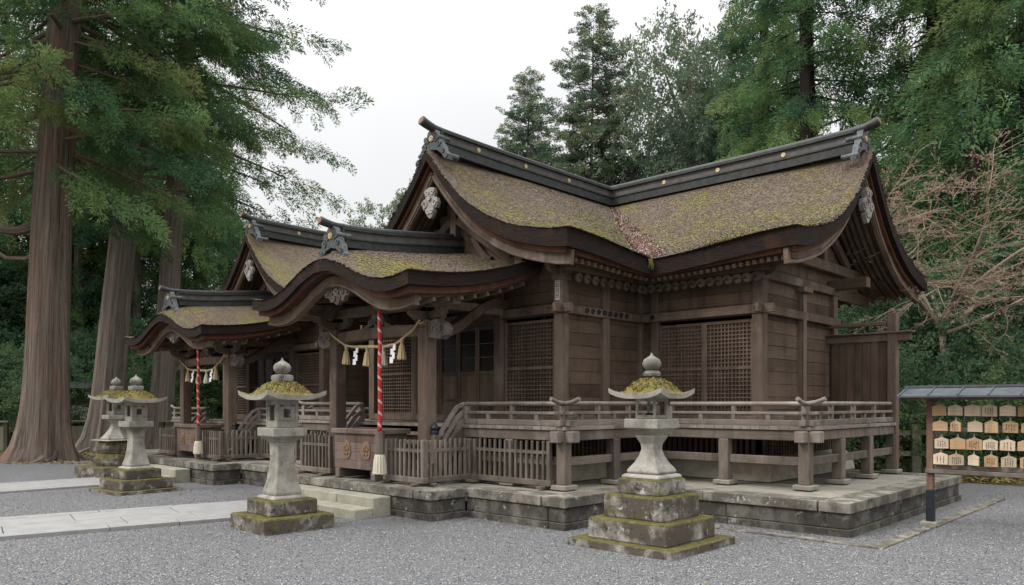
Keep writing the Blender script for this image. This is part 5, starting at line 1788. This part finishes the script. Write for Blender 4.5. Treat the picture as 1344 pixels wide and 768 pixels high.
def broad(seed, H, r, Rm, zb, clumps, n=34, ln=.2, wd=.12, size=(.7, 1.2), tone=(.1, .85), lobes=9, limbs=9, flat=1.0, trunk_h=None, lean=(0, 0), per=26):
    """rounded crown of many leaf clumps on several lobes"""
    rg = np.random.default_rng(seed); tb = MB()
    az = tree_trunk(tb, (trunk_h or H * .75), r, lean, 1.5, seed=seed, n=12, segs=12)
    P = []; D = []; S = []; TO = []
    cz = (H + zb) / 2; hz = (H - zb) / 2
    cen = []
    for k in range(lobes):
        a = k * 2.4 + rg.random(); u = rg.uniform(-.75, .85); q = math.sqrt(max(.05, 1 - u * u)) * rg.uniform(.45, .8)
        cen.append((np.array([math.cos(a) * q * Rm, math.sin(a) * q * Rm, cz + u * hz * .78]), Rm * rg.uniform(.38, .58)))
    for i, (c, rr) in enumerate(cen[:limbs]):
        o = az(max(zb * .5, c[2] - rr * 1.6)); e = V(*c)
        mid = o.lerp(e, .5) + V(0, 0, -.15 * rr)
        tb.tube([o, mid, e], [r * .4, r * .25, r * .08], 5, caps=False)
    for c, rr in cen:
        lt = rg.uniform(*tone)
        for k in range(clumps):
            d = rg.normal(size=3); d /= np.linalg.norm(d)
            q = rr * (1 - .35 * rg.random() ** 2)
            p = c + d * q * np.array([1, 1, .8 * flat])
            if p[2] < zb * .6: continue
            P.append(p); D.append(d + np.array([0, 0, -.25]) + rg.normal(0, .3, 3)); S.append(rg.uniform(*size)); TO.append(lt + rg.normal(0, .13))
    v, to = place_sprays(rg, P, D, S, TO, n, ln, wd, .42, .3, 'broad')
    return tb, v, to

LIB = {}
def proto(key, tb, v, to, bark_m, leaf_m):
    LIB[key] = (tb, v, to, bark_m, leaf_m)
def plant(key, name, label, cat, loc, rz=0.0, s=1.0, group=None, sz=None):
    """first use builds the meshes, later ones share them"""
    t = thing(name, label, cat, loc, rz, group)
    t.scale = (s, s, sz or s)
    e = LIB[key]
    if isinstance(e[0], MB):
        tr = e[0].build('trunk', e[3], t, smooth=True)
        cr = np_quads('crown', e[1], e[2], e[4], t)
        LIB[key] = (tr.data, cr.data)
    else:
        for nm, me in zip(('trunk', 'crown'), e):
            o = bpy.data.objects.new(nm, me); C.objects.link(o); o.parent = t
    return t
def gp(px, Z):
    p = at(px, Z); p.z = ground_z(p.x, p.y) - .05
    return p

# ---- great cedars on the left
big_prof = lambda t: (.55 + .6 * math.sin(min(1, t * 1.6) * math.pi / 2)) * (1 - max(0, t - .3) / .7) ** .7 if t > .3 else (.75 + t * .9)
tb, v, to = conifer(11, 27, .64, 8.8, 5.8, 150, big_prof, droop=.35, spr=3.2, size=(.8, 1.35), n=190, ln=.105, wd=.034, spread=.34, tone=(.15, .95), flare=1.45, limb_r=.09, lean=(.036, -.038))
# heavy low limbs of the nearest cedar
for (a, z, L, r0) in ((math.pi * .70, 7.4, 4.2, .17), (math.pi * .58, 6.6, 4.0, .08), (math.pi * .25, 8.6, 2.5, .10)):
    pts = [V(.1 * math.cos(a), .1 * math.sin(a), z)] + [V(math.cos(a + .3 * math.sin(u * 4)) * L * u, math.sin(a + .3 * math.sin(u * 4)) * L * u, z - .55 * math.sin(u * 3.6) + 2.6 * u * u) for u in (.18, .35, .5, .65, .8, 1)]
    tb.tube(pts, [r0 * (1 - .75 * i / 6) for i in range(7)], 8)
proto('cedar1', tb, v, to, M['cedar'], M['leaf_cedar'])
tb, v, to = conifer(12, 30, .54, 11.5, 5.0, 110, big_prof, droop=.35, spr=3.0, size=(.8, 1.35), n=190, ln=.105, wd=.034, spread=.34, tone=(.1, .85), flare=1.6, limb_r=.08, lean=(.076, -.080))
proto('cedar2', tb, v, to, M['cedar2'], M['leaf_cedar'])
tb, v, to = conifer(13, 31, .42, 9.3, 6.2, 120, big_prof, droop=.3, spr=2.5, size=(.8, 1.3), n=190, ln=.105, wd=.034, spread=.34, tone=(.05, .75), flare=1.6, limb_r=.08, lean=(.066, -.070))
proto('cedar3', tb, v, to, M['cedar2'], M['leaf_cedar'])
plant('cedar1', 'cedar_tree', 'huge reddish-barked cedar with flared base at the left edge of the court', 'tree', gp(57, 23.9), 0)
plant('cedar2', 'cedar_tree', 'leaning tall cedar right behind the overlapping pair of stone lanterns', 'tree', gp(134, 28.5), 0)
plant('cedar3', 'cedar_tree', 'slimmer grey-barked cedar just left of the far hall porch', 'tree', gp(200, 29.5), 0)

# ---- right-hand cedars
full_prof = lambda t: (.9 + .25 * math.sin(t * 9)) * (1 - t) ** .62 + .08
tb, v, to = conifer(21, 25, .42, 5.0, 5.4, 150, full_prof, droop=.55, spr=2.8, size=(.8, 1.35), n=160, ln=.12, wd=.04, spread=.36, tone=(.05, .7), limb_r=.07)
proto('cedar4', tb, v, to, M['darkbark'], M['leaf_cedar'])
tb, v, to = conifer(22, 24, .45, 3.8, 5.6, 165, full_prof, droop=.65, spr=2.8, size=(.85, 1.4), n=170, ln=.115, wd=.038, spread=.36, tone=(.1, .95), limb_r=.06)
proto('cedar5', tb, v, to, M['darkbark'], M['leaf_bright'])
spire_prof = lambda t: (1 - t) ** .8 * (1 + .25 * math.sin(t * 47)) + .05
tb, v, to = conifer(23, 24, .22, 3.0, 5.6, 210, spire_prof, elev=(-.15, .32), droop=.15, spr=4.0, inner=.06, size=(.7, 1.15), n=130, spread=.26, ln=.15, wd=.05, tone=(.05, .95), limb_r=.05, tap=.93)
proto('spire', tb, v, to, M['darkbark'], M['leaf_spire'])
plant('spire', 'spire_tree', 'tallest pointed conifer standing against the sky above the main roof', 'tree', gp(778, 44), .4, .915)
plant('spire', 'spire_tree', 'shorter narrow conifer left of the tallest pointed one, above the roof ridge', 'tree', gp(692, 48), 2.2, .80, sz=.83)
plant('cedar4', 'cedar_tree', 'big dark conifer with bare trunk showing behind the right ridge end', 'tree', gp(1062, 31), .3, 1.0)
plant('cedar4', 'cedar_tree', 'dark conifer filling the upper background between the spire and the right ridge', 'tree', gp(1000, 41), 2.0, 1.0)
plant('cedar5', 'cedar_tree', 'bright yellow-green cedar overhanging the right gable', 'tree', gp(1225, 29.5), 1.2, 1.0)
plant('cedar5', 'cedar_tree', 'yellow-green cedar at the right edge above the plaque rack', 'tree', gp(1352, 25), 3.4, .95)
plant('cedar4', 'cedar_tree', 'dark cedar far behind the maple on the right', 'tree', gp(1290, 36), 4.4, 1.05)
# greyer rounded trees behind
tb, v, to = broad(31, 17, .4, 5.2, 3.0, 150, n=34, ln=.2, wd=.1, size=(.7, 1.15), lobes=16)
proto('grey', tb, v, to, M['cedar2'], M['leaf_grey'])
plant('grey', 'broadleaf_tree', 'grey-green rounded tree rising behind the meeting of the two ridges', 'tree', gp(905, 44), 0, .95, sz=1.2)
plant('grey', 'broadleaf_tree', 'grey-green rounded tree filling the gap right of the pointed conifers', 'tree', gp(935, 50), 1.5, 1.12)
plant('grey', 'broadleaf_tree', 'pale green tree just left of the main front gable', 'tree', gp(532, 46), 2.6, .74)
plant('grey', 'broadleaf_tree', 'grey-green tree low behind the main ridge under the pointed conifers', 'tree', gp(742, 41), 3.9, .66)

# ---- woods on the left, trunk by trunk and shrub by shrub
tb, v, to = broad(32, 6.2, .16, 3.0, .3, 95, n=34, ln=.17, wd=.085, size=(.55, .95), tone=(.05, .8), lobes=13, trunk_h=3)
proto('shrub1', tb, v, to, M['darkbark'], M['leaf_dark'])
tb, v, to = broad(33, 3.4, .1, 2.3, .1, 90, n=34, ln=.14, wd=.075, size=(.5, .8), tone=(.1, .95), lobes=10, trunk_h=1.5)
proto('shrub2', tb, v, to, M['darkbark'], M['leaf_dark'])
tb, v, to = broad(34, 4.2, .1, 2.2, .3, 80, n=30, ln=.15, wd=.075, size=(.5, .85), tone=(.1, .9), lobes=10, trunk_h=2)
proto('shrub3', tb, v, to, M['darkbark'], M['leaf_bright'])
tb, v, to = conifer(24, 20, .3, 1.5, 4.6, 150, full_prof, droop=.45, spr=4.5, size=(.8, 1.3), n=36, ln=.22, wd=.06, tone=(.05, .75), limb_r=.06)
proto('wood', tb, v, to, M['darkbark'], M['leaf_cedar'])
WL = [(-130, 36, .9), (-40, 41, .78), (20, 37, .70), (85, 44, .8), (118, 36, .66), (170, 42, .85), (232, 38, .72), (268, 47, .85), (300, 42, .55)]
for i, (px, Z, s) in enumerate(WL):
    nb_ = ['at the far left edge', 'left of the huge cedar', 'directly behind the huge cedar', 'in the gap right of the huge cedar, farthest back', 'between the huge cedar and the leaning one',
           'behind the leaning cedar', 'between the leaning and the slimmer cedar', 'above the far hall roof, farthest back', 'beside the gable of the far hall'][i]
    plant('wood', 'forest_tree', 'dark forest conifer %s' % nb_, 'tree', gp(px, Z), i * 1.3, s, 'dark trees behind the cedars on the left')
WS = [(-90, 33, 'shrub1', .8), (5, 31.5, 'shrub1', .62), (90, 33, 'shrub1', .66), (110, 31.5, 'shrub2', 1.0), (150, 34, 'shrub1', .72), (185, 33.5, 'shrub2', 1.1), (240, 31.5, 'shrub3', .85), (225, 35.5, 'shrub1', .8), (285, 33, 'shrub1', .9), (310, 35, 'shrub3', 1.1), (50, 36.5, 'shrub1', 1.2), (-25, 36.5, 'shrub1', 1.25)]
wn = ['beyond the left edge fence', 'behind the board fence left of the huge cedar', 'behind the notice board', 'behind the fence right of the huge cedar', 'behind the trunk of the leaning cedar', 'low between the leaning and slimmer cedars',
      'behind the left porch column of the far hall', 'tall, right of the slimmer cedar', 'under the roof corner of the far hall', 'seen through the far porch', 'tall, far behind the huge cedar', 'tall, far behind the left fence']
for i, (px, Z, k, s) in enumerate(WS):
    ad = {'shrub1': 'dark glossy evergreen bush', 'shrub2': 'low dark evergreen bush', 'shrub3': 'bright green bush'}[k]
    plant(k, 'evergreen_shrub', '%s %s' % (ad, wn[i]), 'shrub', gp(px, Z), i * 2.1, s, 'bushes at the edge of the woods on the left')
tb, v, to = conifer(61, 19, .24, 8.5, 3.4, 60, full_prof, droop=.3, spr=2.6, size=(.8, 1.3), n=110, ln=.13, wd=.042, spread=.36, tone=(.0, .6), limb_r=.05)
proto('pole', tb, v, to, M['cedar2'], M['leaf_cedar'])
for i, (px, Z, s, lb) in enumerate(((-20, 34.5, 1.0, 'at the left edge behind the fence'), (12, 36, 1.1, 'just left of the huge cedar'), (104, 35.2, 1.0, 'above the notice board'), (122, 39, .9, 'deep in the gap left of the leaning cedar'),
        (176, 36.5, 1.0, 'between the leaning and slimmer cedars'), (232, 37.5, 1.05, 'right of the slimmer cedar'), (262, 40, .95, 'just left of the far hall gable'))):
    plant('pole', 'forest_tree', 'slender bare-stemmed cedar in the wood %s' % lb, 'tree', gp(px, Z), i * 1.9, s, 'slender stems in the left wood')
# ---- bank of bushes on the right behind the rack
WR = [(1130, 20.5, 'shrub2', .9), (1175, 23, 'shrub1', .78), (1205, 20.2, 'shrub2', .85), (1250, 22.2, 'shrub1', .82), (1290, 20.2, 'shrub2', .95), (1330, 22.5, 'shrub1', .9), (1375, 20, 'shrub2', 1.0), (1420, 22.5, 'shrub1', 1.0), (1150, 27, 'shrub1', 1.05), (1210, 28, 'shrub1', 1.15), (1300, 27, 'shrub1', 1.15), (1370, 28, 'shrub1', 1.15)]
wrn = ['behind the wing partition', 'right of the wing partition', 'at the left end of the plaque rack', 'behind the maple trunk', 'behind the middle of the plaque rack', 'behind the right part of the plaque rack', 'just past the right edge', 'higher up past the right edge',
       'high on the bank behind the right gable', 'high on the bank behind the maple', 'high on the bank between the dark trunks', 'high on the bank at the right edge']
for i, (px, Z, k, s) in enumerate(WR):
    ad = {'shrub1': 'tall dark evergreen bush', 'shrub2': 'low dark evergreen bush'}[k]
    plant(k, 'evergreen_shrub', '%s %s' % (ad, wrn[i]), 'shrub', gp(px, Z), i * 1.7 + .5, s, 'bushes on the bank behind the plaque rack')
# dark bare trunks among them
for i, (px, Z, r_, lb) in enumerate(((1283, 24, .3, 'left'), (1313, 24.6, .38, 'right'))):
    tb = MB(); tree_trunk(tb, 11, r_, (.01, .0), 1.3, n=16, seed=40 + i)
    t = thing('tree_trunk', '%s of two dark trunks standing side by side above the plaque rack' % lb, 'tree', gp(px, Z), 0, 'dark trunks behind the rack')
    tb.build('trunk', M['darkbark'], t, smooth=True)
    rg = np.random.default_rng(50 + i); P = []; D = []; S = []; TO = []
    for k in range(160):
        a = rg.random() * 6.28; z = rg.uniform(5.5, 11.5); q = rg.uniform(.3, 3.0)
        P.append((math.cos(a) * q, math.sin(a) * q, z)); D.append((math.cos(a), math.sin(a), -.3)); S.append(rg.uniform(.7, 1.2)); TO.append(rg.uniform(.1, .6))
    v, to = place_sprays(rg, P, D, S, TO, 40, .2, .055, .3, .4)
    np_quads('crown', v, to, M['leaf_cedar'], t)

# ---- bare maple with reddish twigs
def maple(seed, base):
    rg = random.Random(seed); tb = MB(); tw = MB(); segs = []
    t = thing('maple_tree', 'bare maple with pale spreading limbs and a haze of reddish twigs', 'maple', base)
    def grow(p, d, L, r, lvl):
        n = 5; pts = [p]; dd = d.copy()
        for i in range(n):
            dd = (dd + V(rg.gauss(0, .13), rg.gauss(0, .13), rg.gauss(.0, .09) + (.04 if lvl < 2 else -.02))).normalized()
            pts.append(pts[-1] + dd * (L / n))
        mb = tb if lvl < 3 else tw
        mb.tube(pts, [max(.0045, r * (.8 if lvl > 1 else 1)) * (1 - .55 * i / n) for i in range(n + 1)], 7 if lvl < 2 else (5 if lvl < 3 else 3), caps=False)
        if lvl >= 4: segs.append((pts, lvl)); return
        k = (6, 5, 5, 4)[lvl] if lvl < 3 else rg.randint(3, 4)
        for j in range(k):
            u = rg.uniform(.3, 1.0) if lvl else rg.uniform(.55, 1.0)
            i = min(n - 1, int(u * n)); q = pts[i].lerp(pts[i + 1], u * n - i)
            a = rg.uniform(.4, 1.05)
            ax = dd.cross(V(rg.gauss(0, 1), rg.gauss(0, 1), rg.gauss(0, .5))).normalized()
            nd = (Matrix.Rotation(a, 3, ax) @ dd).normalized()
            nd.z *= .5; nd.normalize()
            grow(q, nd, L * rg.uniform(.55, .8), r * (.5 if lvl < 3 else .55), lvl + 1)
    # main limbs: trunk then long arching limbs to the left and right
    trunk_pts = [V(0, 0, -.3), V(.05, .0, 1.0), V(.02, .1, 2.6), V(-.05, .2, 4.1)]
    tb.tube(trunk_pts, [.13, .095, .085, .08], 10)
    for az_, el, L, r in ((2.2, .75, 3.6, .085), (3.0, .35, 3.8, .07), (-.9, .6, 3.8, .085), (-1.4, .25, 3.6, .07), (.7, .9, 3.4, .075), (3.9, .8, 3.4, .075), (-2.2, .7, 3.4, .07)):
        d = V(math.cos(az_) * math.cos(el), math.sin(az_) * math.cos(el), math.sin(el))
        grow(trunk_pts[-1] - V(0, 0, rg.uniform(0, .6)), d, L, r, 1)
    # finest twigs and buds as thin blades
    v = []; to = []
    for pts, lvl in segs:
        for k in range(10):
            i = rg.randrange(len(pts) - 1); p = pts[i].lerp(pts[i + 1], rg.random())
            d = ((pts[i + 1] - pts[i]).normalized() + V(rg.gauss(0, .6), rg.gauss(0, .6), rg.gauss(0, .45))).normalized()
            l = rg.uniform(.16, .42); w_ = .008
            s_ = d.cross(V(rg.gauss(0, 1), rg.gauss(0, 1), rg.gauss(0, 1))).normalized() * w_
            v += [p - s_ * .5, p + s_ * .5, p + d * l + s_ * .35, p + d * l - s_ * .35]; to.append(rg.random())
            for _ in range(5):
                q = p + d * l * rg.uniform(.4, 1.0); e = V(rg.gauss(0, 1), rg.gauss(0, 1), rg.gauss(0, 1)).normalized() * .035; g = e.cross(V(.3, .2, 1)).normalized() * .018
                v += [q, q + e * .5 + g, q + e, q + e * .5 - g]; to.append(rg.random())
    tb.build('trunk', M['twig'], t, smooth=True)
    tw.build('twigs', M['twigs'], t)
    bud = leaf('maple_buds', [(.26, .17, .125), (.34, .235, .18), (.42, .31, .245), (.34, .275, .19)], .3)
    np_quads('crown', np.array([tuple(x) for x in v]), to, bud, t)
    return t
maple(5, gp(1246, 20.6))

# ================================================================== LEFT FENCE, NOTICE BOARD, BACK WALL
def board_fence(p, q, label):
    p = Vector(p); q = Vector(q); d = (q - p).normalized(); L = (q - p).length; n = V(-d.y, d.x, 0)
    t = thing('board_fence', label, 'fence', p, 0, 'mossy board fences on the left')
    k = max(1, round(L / 1.25))
    for i in range(k + 1):
        b = MB(); b.obox(d * (L * i / k) + up3 * .5, d, n, up3, .07, .07, .56); b.build('post', M['post_dark'], t, bevel=.01)
    b = MB()
    for i in range(k):
        for j in range(4):
            x0 = L * i / k + .08 + (L / k - .16) * j / 4; x1 = L * i / k + .08 + (L / k - .16) * (j + 1) / 4
            b.obox(d * ((x0 + x1) / 2) + up3 * .48, d, n, up3, (x1 - x0) / 2 - .004, .018, .44)
    b.build('boards', M['oldboard'], t)
    b = MB(); b.beam(d * -.1 + up3 * 1.09, d * (L + .1) + up3 * 1.09, .17, .07); b.build('cap_rail', M['oldboard'], t, bevel=.01)
M['post_dark'] = wood('dark_post_wood', (.05, .042, .035), (.09, .075, .06), (.10, .10, .07), .4)
board_fence(at(-160, 27.5), at(8, 28.2), 'mossy board fence with a cap rail left of the huge cedar')
board_fence(at(88, 28.6), at(136, 29.2), 'mossy board fence between the huge cedar and the leaning cedar')
board_fence(at(214, 29.0), at(330, 28.0), 'mossy board fence behind the far hall porch')
nb = thing('notice_board', 'small dark roofed notice board behind the fence between the two biggest cedars', 'notice board', gp(108, 30.2), R(-46.5))
for x in (-.55, .55):
    b = MB(); b.box(x - .08, x + .08, -.08, .08, 0, 2.35); b.build('post', M['post_dark'], nb, bevel=.01)
b = MB(); b.box(-.47, .47, -.03, .03, 1.1, 2.05); b.build('board', M['post_dark'], nb)
for (x, z, w_, h_) in ((-.28, 1.55, .14, .2), (.02, 1.62, .15, .12), (.27, 1.48, .12, .17), (.05, 1.3, .12, .16)):
    b = MB(); b.box(x - w_, x + w_, -.042, -.032, z - h_, z + h_); b.build('notice', M['paper_old'], nb)
b = MB()
for sg in (-1, 1): b.beam((0, sg * .0, 2.62), (0, sg * .62, 2.36), 2.0, .05, (1, 0, 0)) if False else b.obox((0, sg * .3, 2.5), V(1, 0, 0), V(0, .92, -.39 * sg).normalized(), V(0, .39 * sg, .92).normalized(), 1.15, .34, .03)
b.beam((-1.15, 0, 2.64), (1.15, 0, 2.64), .14, .08)
b.build('roof', M['slate_dark'] if 'slate_dark' in M else M['copper'], nb)
# mossy stones along the foot of the right bank
rg = random.Random(77)
for i in range(11):
    p = at(1170 + i * 24, 19.3 - i * .16 + rg.uniform(-.15, .15))
    b = MB(); prof = []
    r0 = rg.uniform(.28, .5); h0 = rg.uniform(.22, .5)
    b.lathe([(r0 * .9, -.1), (r0, h0 * .3), (r0 * .93, h0 * .65), (r0 * .6, h0 * .92), (r0 * .15, h0)], (0, 0, 0), 11)
    ph = rg.random() * 6
    for j, v_ in enumerate(b.v):
        a = math.atan2(v_.y, v_.x); f = 1 + .18 * math.sin(2 * a + ph) + .1 * math.sin(5 * a + ph * 2)
        b.v[j] = V(v_.x * f, v_.y * f, v_.z * (1 + .12 * math.sin(3 * a + ph)))
    ob = b.build('garden_stone', M['mosswall'], smooth=True); ob.location = p
    tag(ob, 'mossy edging stone behind the plaque rack, %s from the left' % (ORD + ['tenth', 'eleventh'])[i], 'stone', 'mossy stones along the bank')
# old stone fence posts seen past the veranda end
sf = thing('stone_fence', 'old low stone fence of square posts and rails past the right end of the veranda', 'fence', at(1172, 18.6))
dd = (at(1260, 18.4) - at(1172, 18.6)); L = dd.length; dd.normalize()
for i in range(4):
    b = MB(); c = dd * (L * i / 3); b.obox(c + up3 * .6, dd, V(-dd.y, dd.x, 0), up3, .11, .11, .66); b.build('post', M['mosswall'], sf, bevel=.02)
for z in (.55, 1.05):
    b = MB(); b.beam(up3 * z, dd * L + up3 * z, .12, .13); b.build('rail', M['mosswall'], sf, bevel=.01)

# ---- litter and moss on the ground
def litter(name, label, n, area, sizes, mat, seed, z=.004):
    rg = random.Random(seed); v = []; to = []
    k = 0
    while k < n:
        x, y = area(rg)
        a = rg.random() * 6.28; l = rg.uniform(*sizes); w_ = l * rg.uniform(.25, .55)
        d = V(math.cos(a), math.sin(a), rg.uniform(-.1, .35)); s_ = V(-math.sin(a), math.cos(a), rg.uniform(-.3, .3)) * w_
        o = V(x, y, ground_z(x, y) + z + rg.random() * .006)
        v += [o, o + d * l * .5 + s_ * .5, o + d * l, o + d * l * .5 - s_ * .5]; to.append(rg.random()); k += 1
    o = np_quads(name, np.array([tuple(q) for q in v]), to, mat)
    o['kind'] = 'stuff'; o['label'] = label
    return o
lm = leaf('leaf_litter', [(.10, .07, .035), (.20, .13, .06), (.28, .2, .1), (.16, .14, .05)], 0)
def area1(rg):
    p = at(rg.uniform(-200, 240), rg.uniform(22.2, 30)); return p.x, p.y
def area2(rg):
    p = at(rg.uniform(1150, 1500), rg.uniform(16.8, 20.5)); return p.x, p.y
litter('leaf_litter', 'brown leaves and needles under the cedars', 6000, area1, (.08, .2), lm, 3)
litter('bank_moss', 'yellowish moss and leaves at the foot of the right bank', 7000, area2, (.06, .18), leaf('bank_moss', [(.10, .09, .02), (.18, .16, .04), (.25, .19, .06), (.08, .09, .03)], 0), 4, .01)

# loose pebbles that break up the near gravel, with fallen needles and leaves
def pebbles(name, label, n, area, sizes, mat, seed):
    rg = np.random.default_rng(seed); P = area(rg, n)
    a = rg.random(n) * 2 * np.pi; l = rg.uniform(*sizes, n); w_ = l * rg.uniform(.6, 1.0, n)
    tx = rg.normal(0, .35, n); ty = rg.normal(0, .35, n)
    d = np.stack([np.cos(a), np.sin(a)], 1); s_ = np.stack([-np.sin(a), np.cos(a)], 1)
    v = np.zeros((n, 4, 3))
    for k, (i, j) in enumerate(((-.5, -.4), (.5, -.5), (.45, .5), (-.5, .45))):
        xy = P + d * (l * i)[:, None] + s_ * (w_ * j)[:, None]
        z = .004 + l * .22 + (l * i) * tx + (w_ * j) * ty
        v[:, k, :2] = xy; v[:, k, 2] = np.maximum(z, .002)
    o = np_quads(name, v.reshape(-1, 3), rg.random(n), mat)
    o['kind'] = 'stuff'; o['label'] = label
    return o
def near_area(rg, n):
    Z = 6.3 + 9.5 * rg.random(n) ** 1.3; r = (rg.uniform(-60, 1404, n) - 672) / FPX * Z
    return np.stack([Z * math.cos(YAW) + r * math.sin(YAW), Z * math.sin(YAW) - r * math.cos(YAW)], 1)
def clear(P):
    """keep pebbles off the platform, steps and path"""
    x, y = P[:, 0], P[:, 1]
    on = ((x > 10.2) & (y > 3.6)) | ((x > 8.1) & (y > 6.7)) | ((x > 6.6) & (y > 8.6) & (y < 13.6))
    yc = 13.35 + (x + 1.5) * (11.7 - 13.35) / 8.22
    on |= (np.abs(y - yc) < 1.05) & (x < 6.9)
    on |= (np.abs(y - 18.4) < .98) & (x < 7.2)
    on |= (np.abs(x - 8.16) < .8) & (np.abs(y - 5.34) < .8); on |= (np.abs(x - 5.66) < .58) & (np.abs(y - 9.86) < .58)
    return P[~on]
def near_clear(rg, n):
    out = clear(near_area(rg, int(n * 2.2)))
    while len(out) < n: out = np.concatenate([out, clear(near_area(rg, n))])
    return out[:n]
stone_m = leaf('loose_pebbles', [(.20, .203, .21), (.25, .253, .262), (.265, .27, .28), (.29, .293, .30), (.265, .25, .23)], 0)
pebbles('pebbles', 'loose grey pebbles of the near court', 45000, near_clear, (.009, .018), stone_m, 21)
def area3(rg):
    P = near_clear(np.random.default_rng(rg.randrange(10 ** 6)), 1)[0]; return P[0], P[1]
litter('fallen_leaves', 'sparse fallen leaves and needles on the gravel', 260, area3, (.02, .055), lm, 9, .012)

def area4(rg):
    """foot of the platform, steps and lanterns, where needles gather"""
    k = rg.random()
    if k < .25: return rg.uniform(10.0, 10.27), rg.uniform(3.6, 6.7)
    if k < .4: return rg.uniform(7.8, 8.12), rg.uniform(6.6, 8.7)
    if k < .55: return rg.uniform(7.1, 7.42), rg.uniform(8.6, 9.6)
    if k < .8: return rg.uniform(10.2, 15.6), rg.uniform(3.3, 3.68)
    a = rg.random() * 6.28; q = rg.uniform(.75, 1.15)
    c = (8.16, 5.34) if rg.random() < .6 else (5.66, 9.86)
    return c[0] + math.cos(a) * q, c[1] + math.sin(a) * q
litter('edge_litter', 'needles and bits of moss gathered along the stone edges', 900, area4, (.015, .05), leaf('edge_litter', [(.09, .065, .035), (.16, .12, .06), (.12, .12, .04), (.22, .16, .09)], 0), 14, .012)
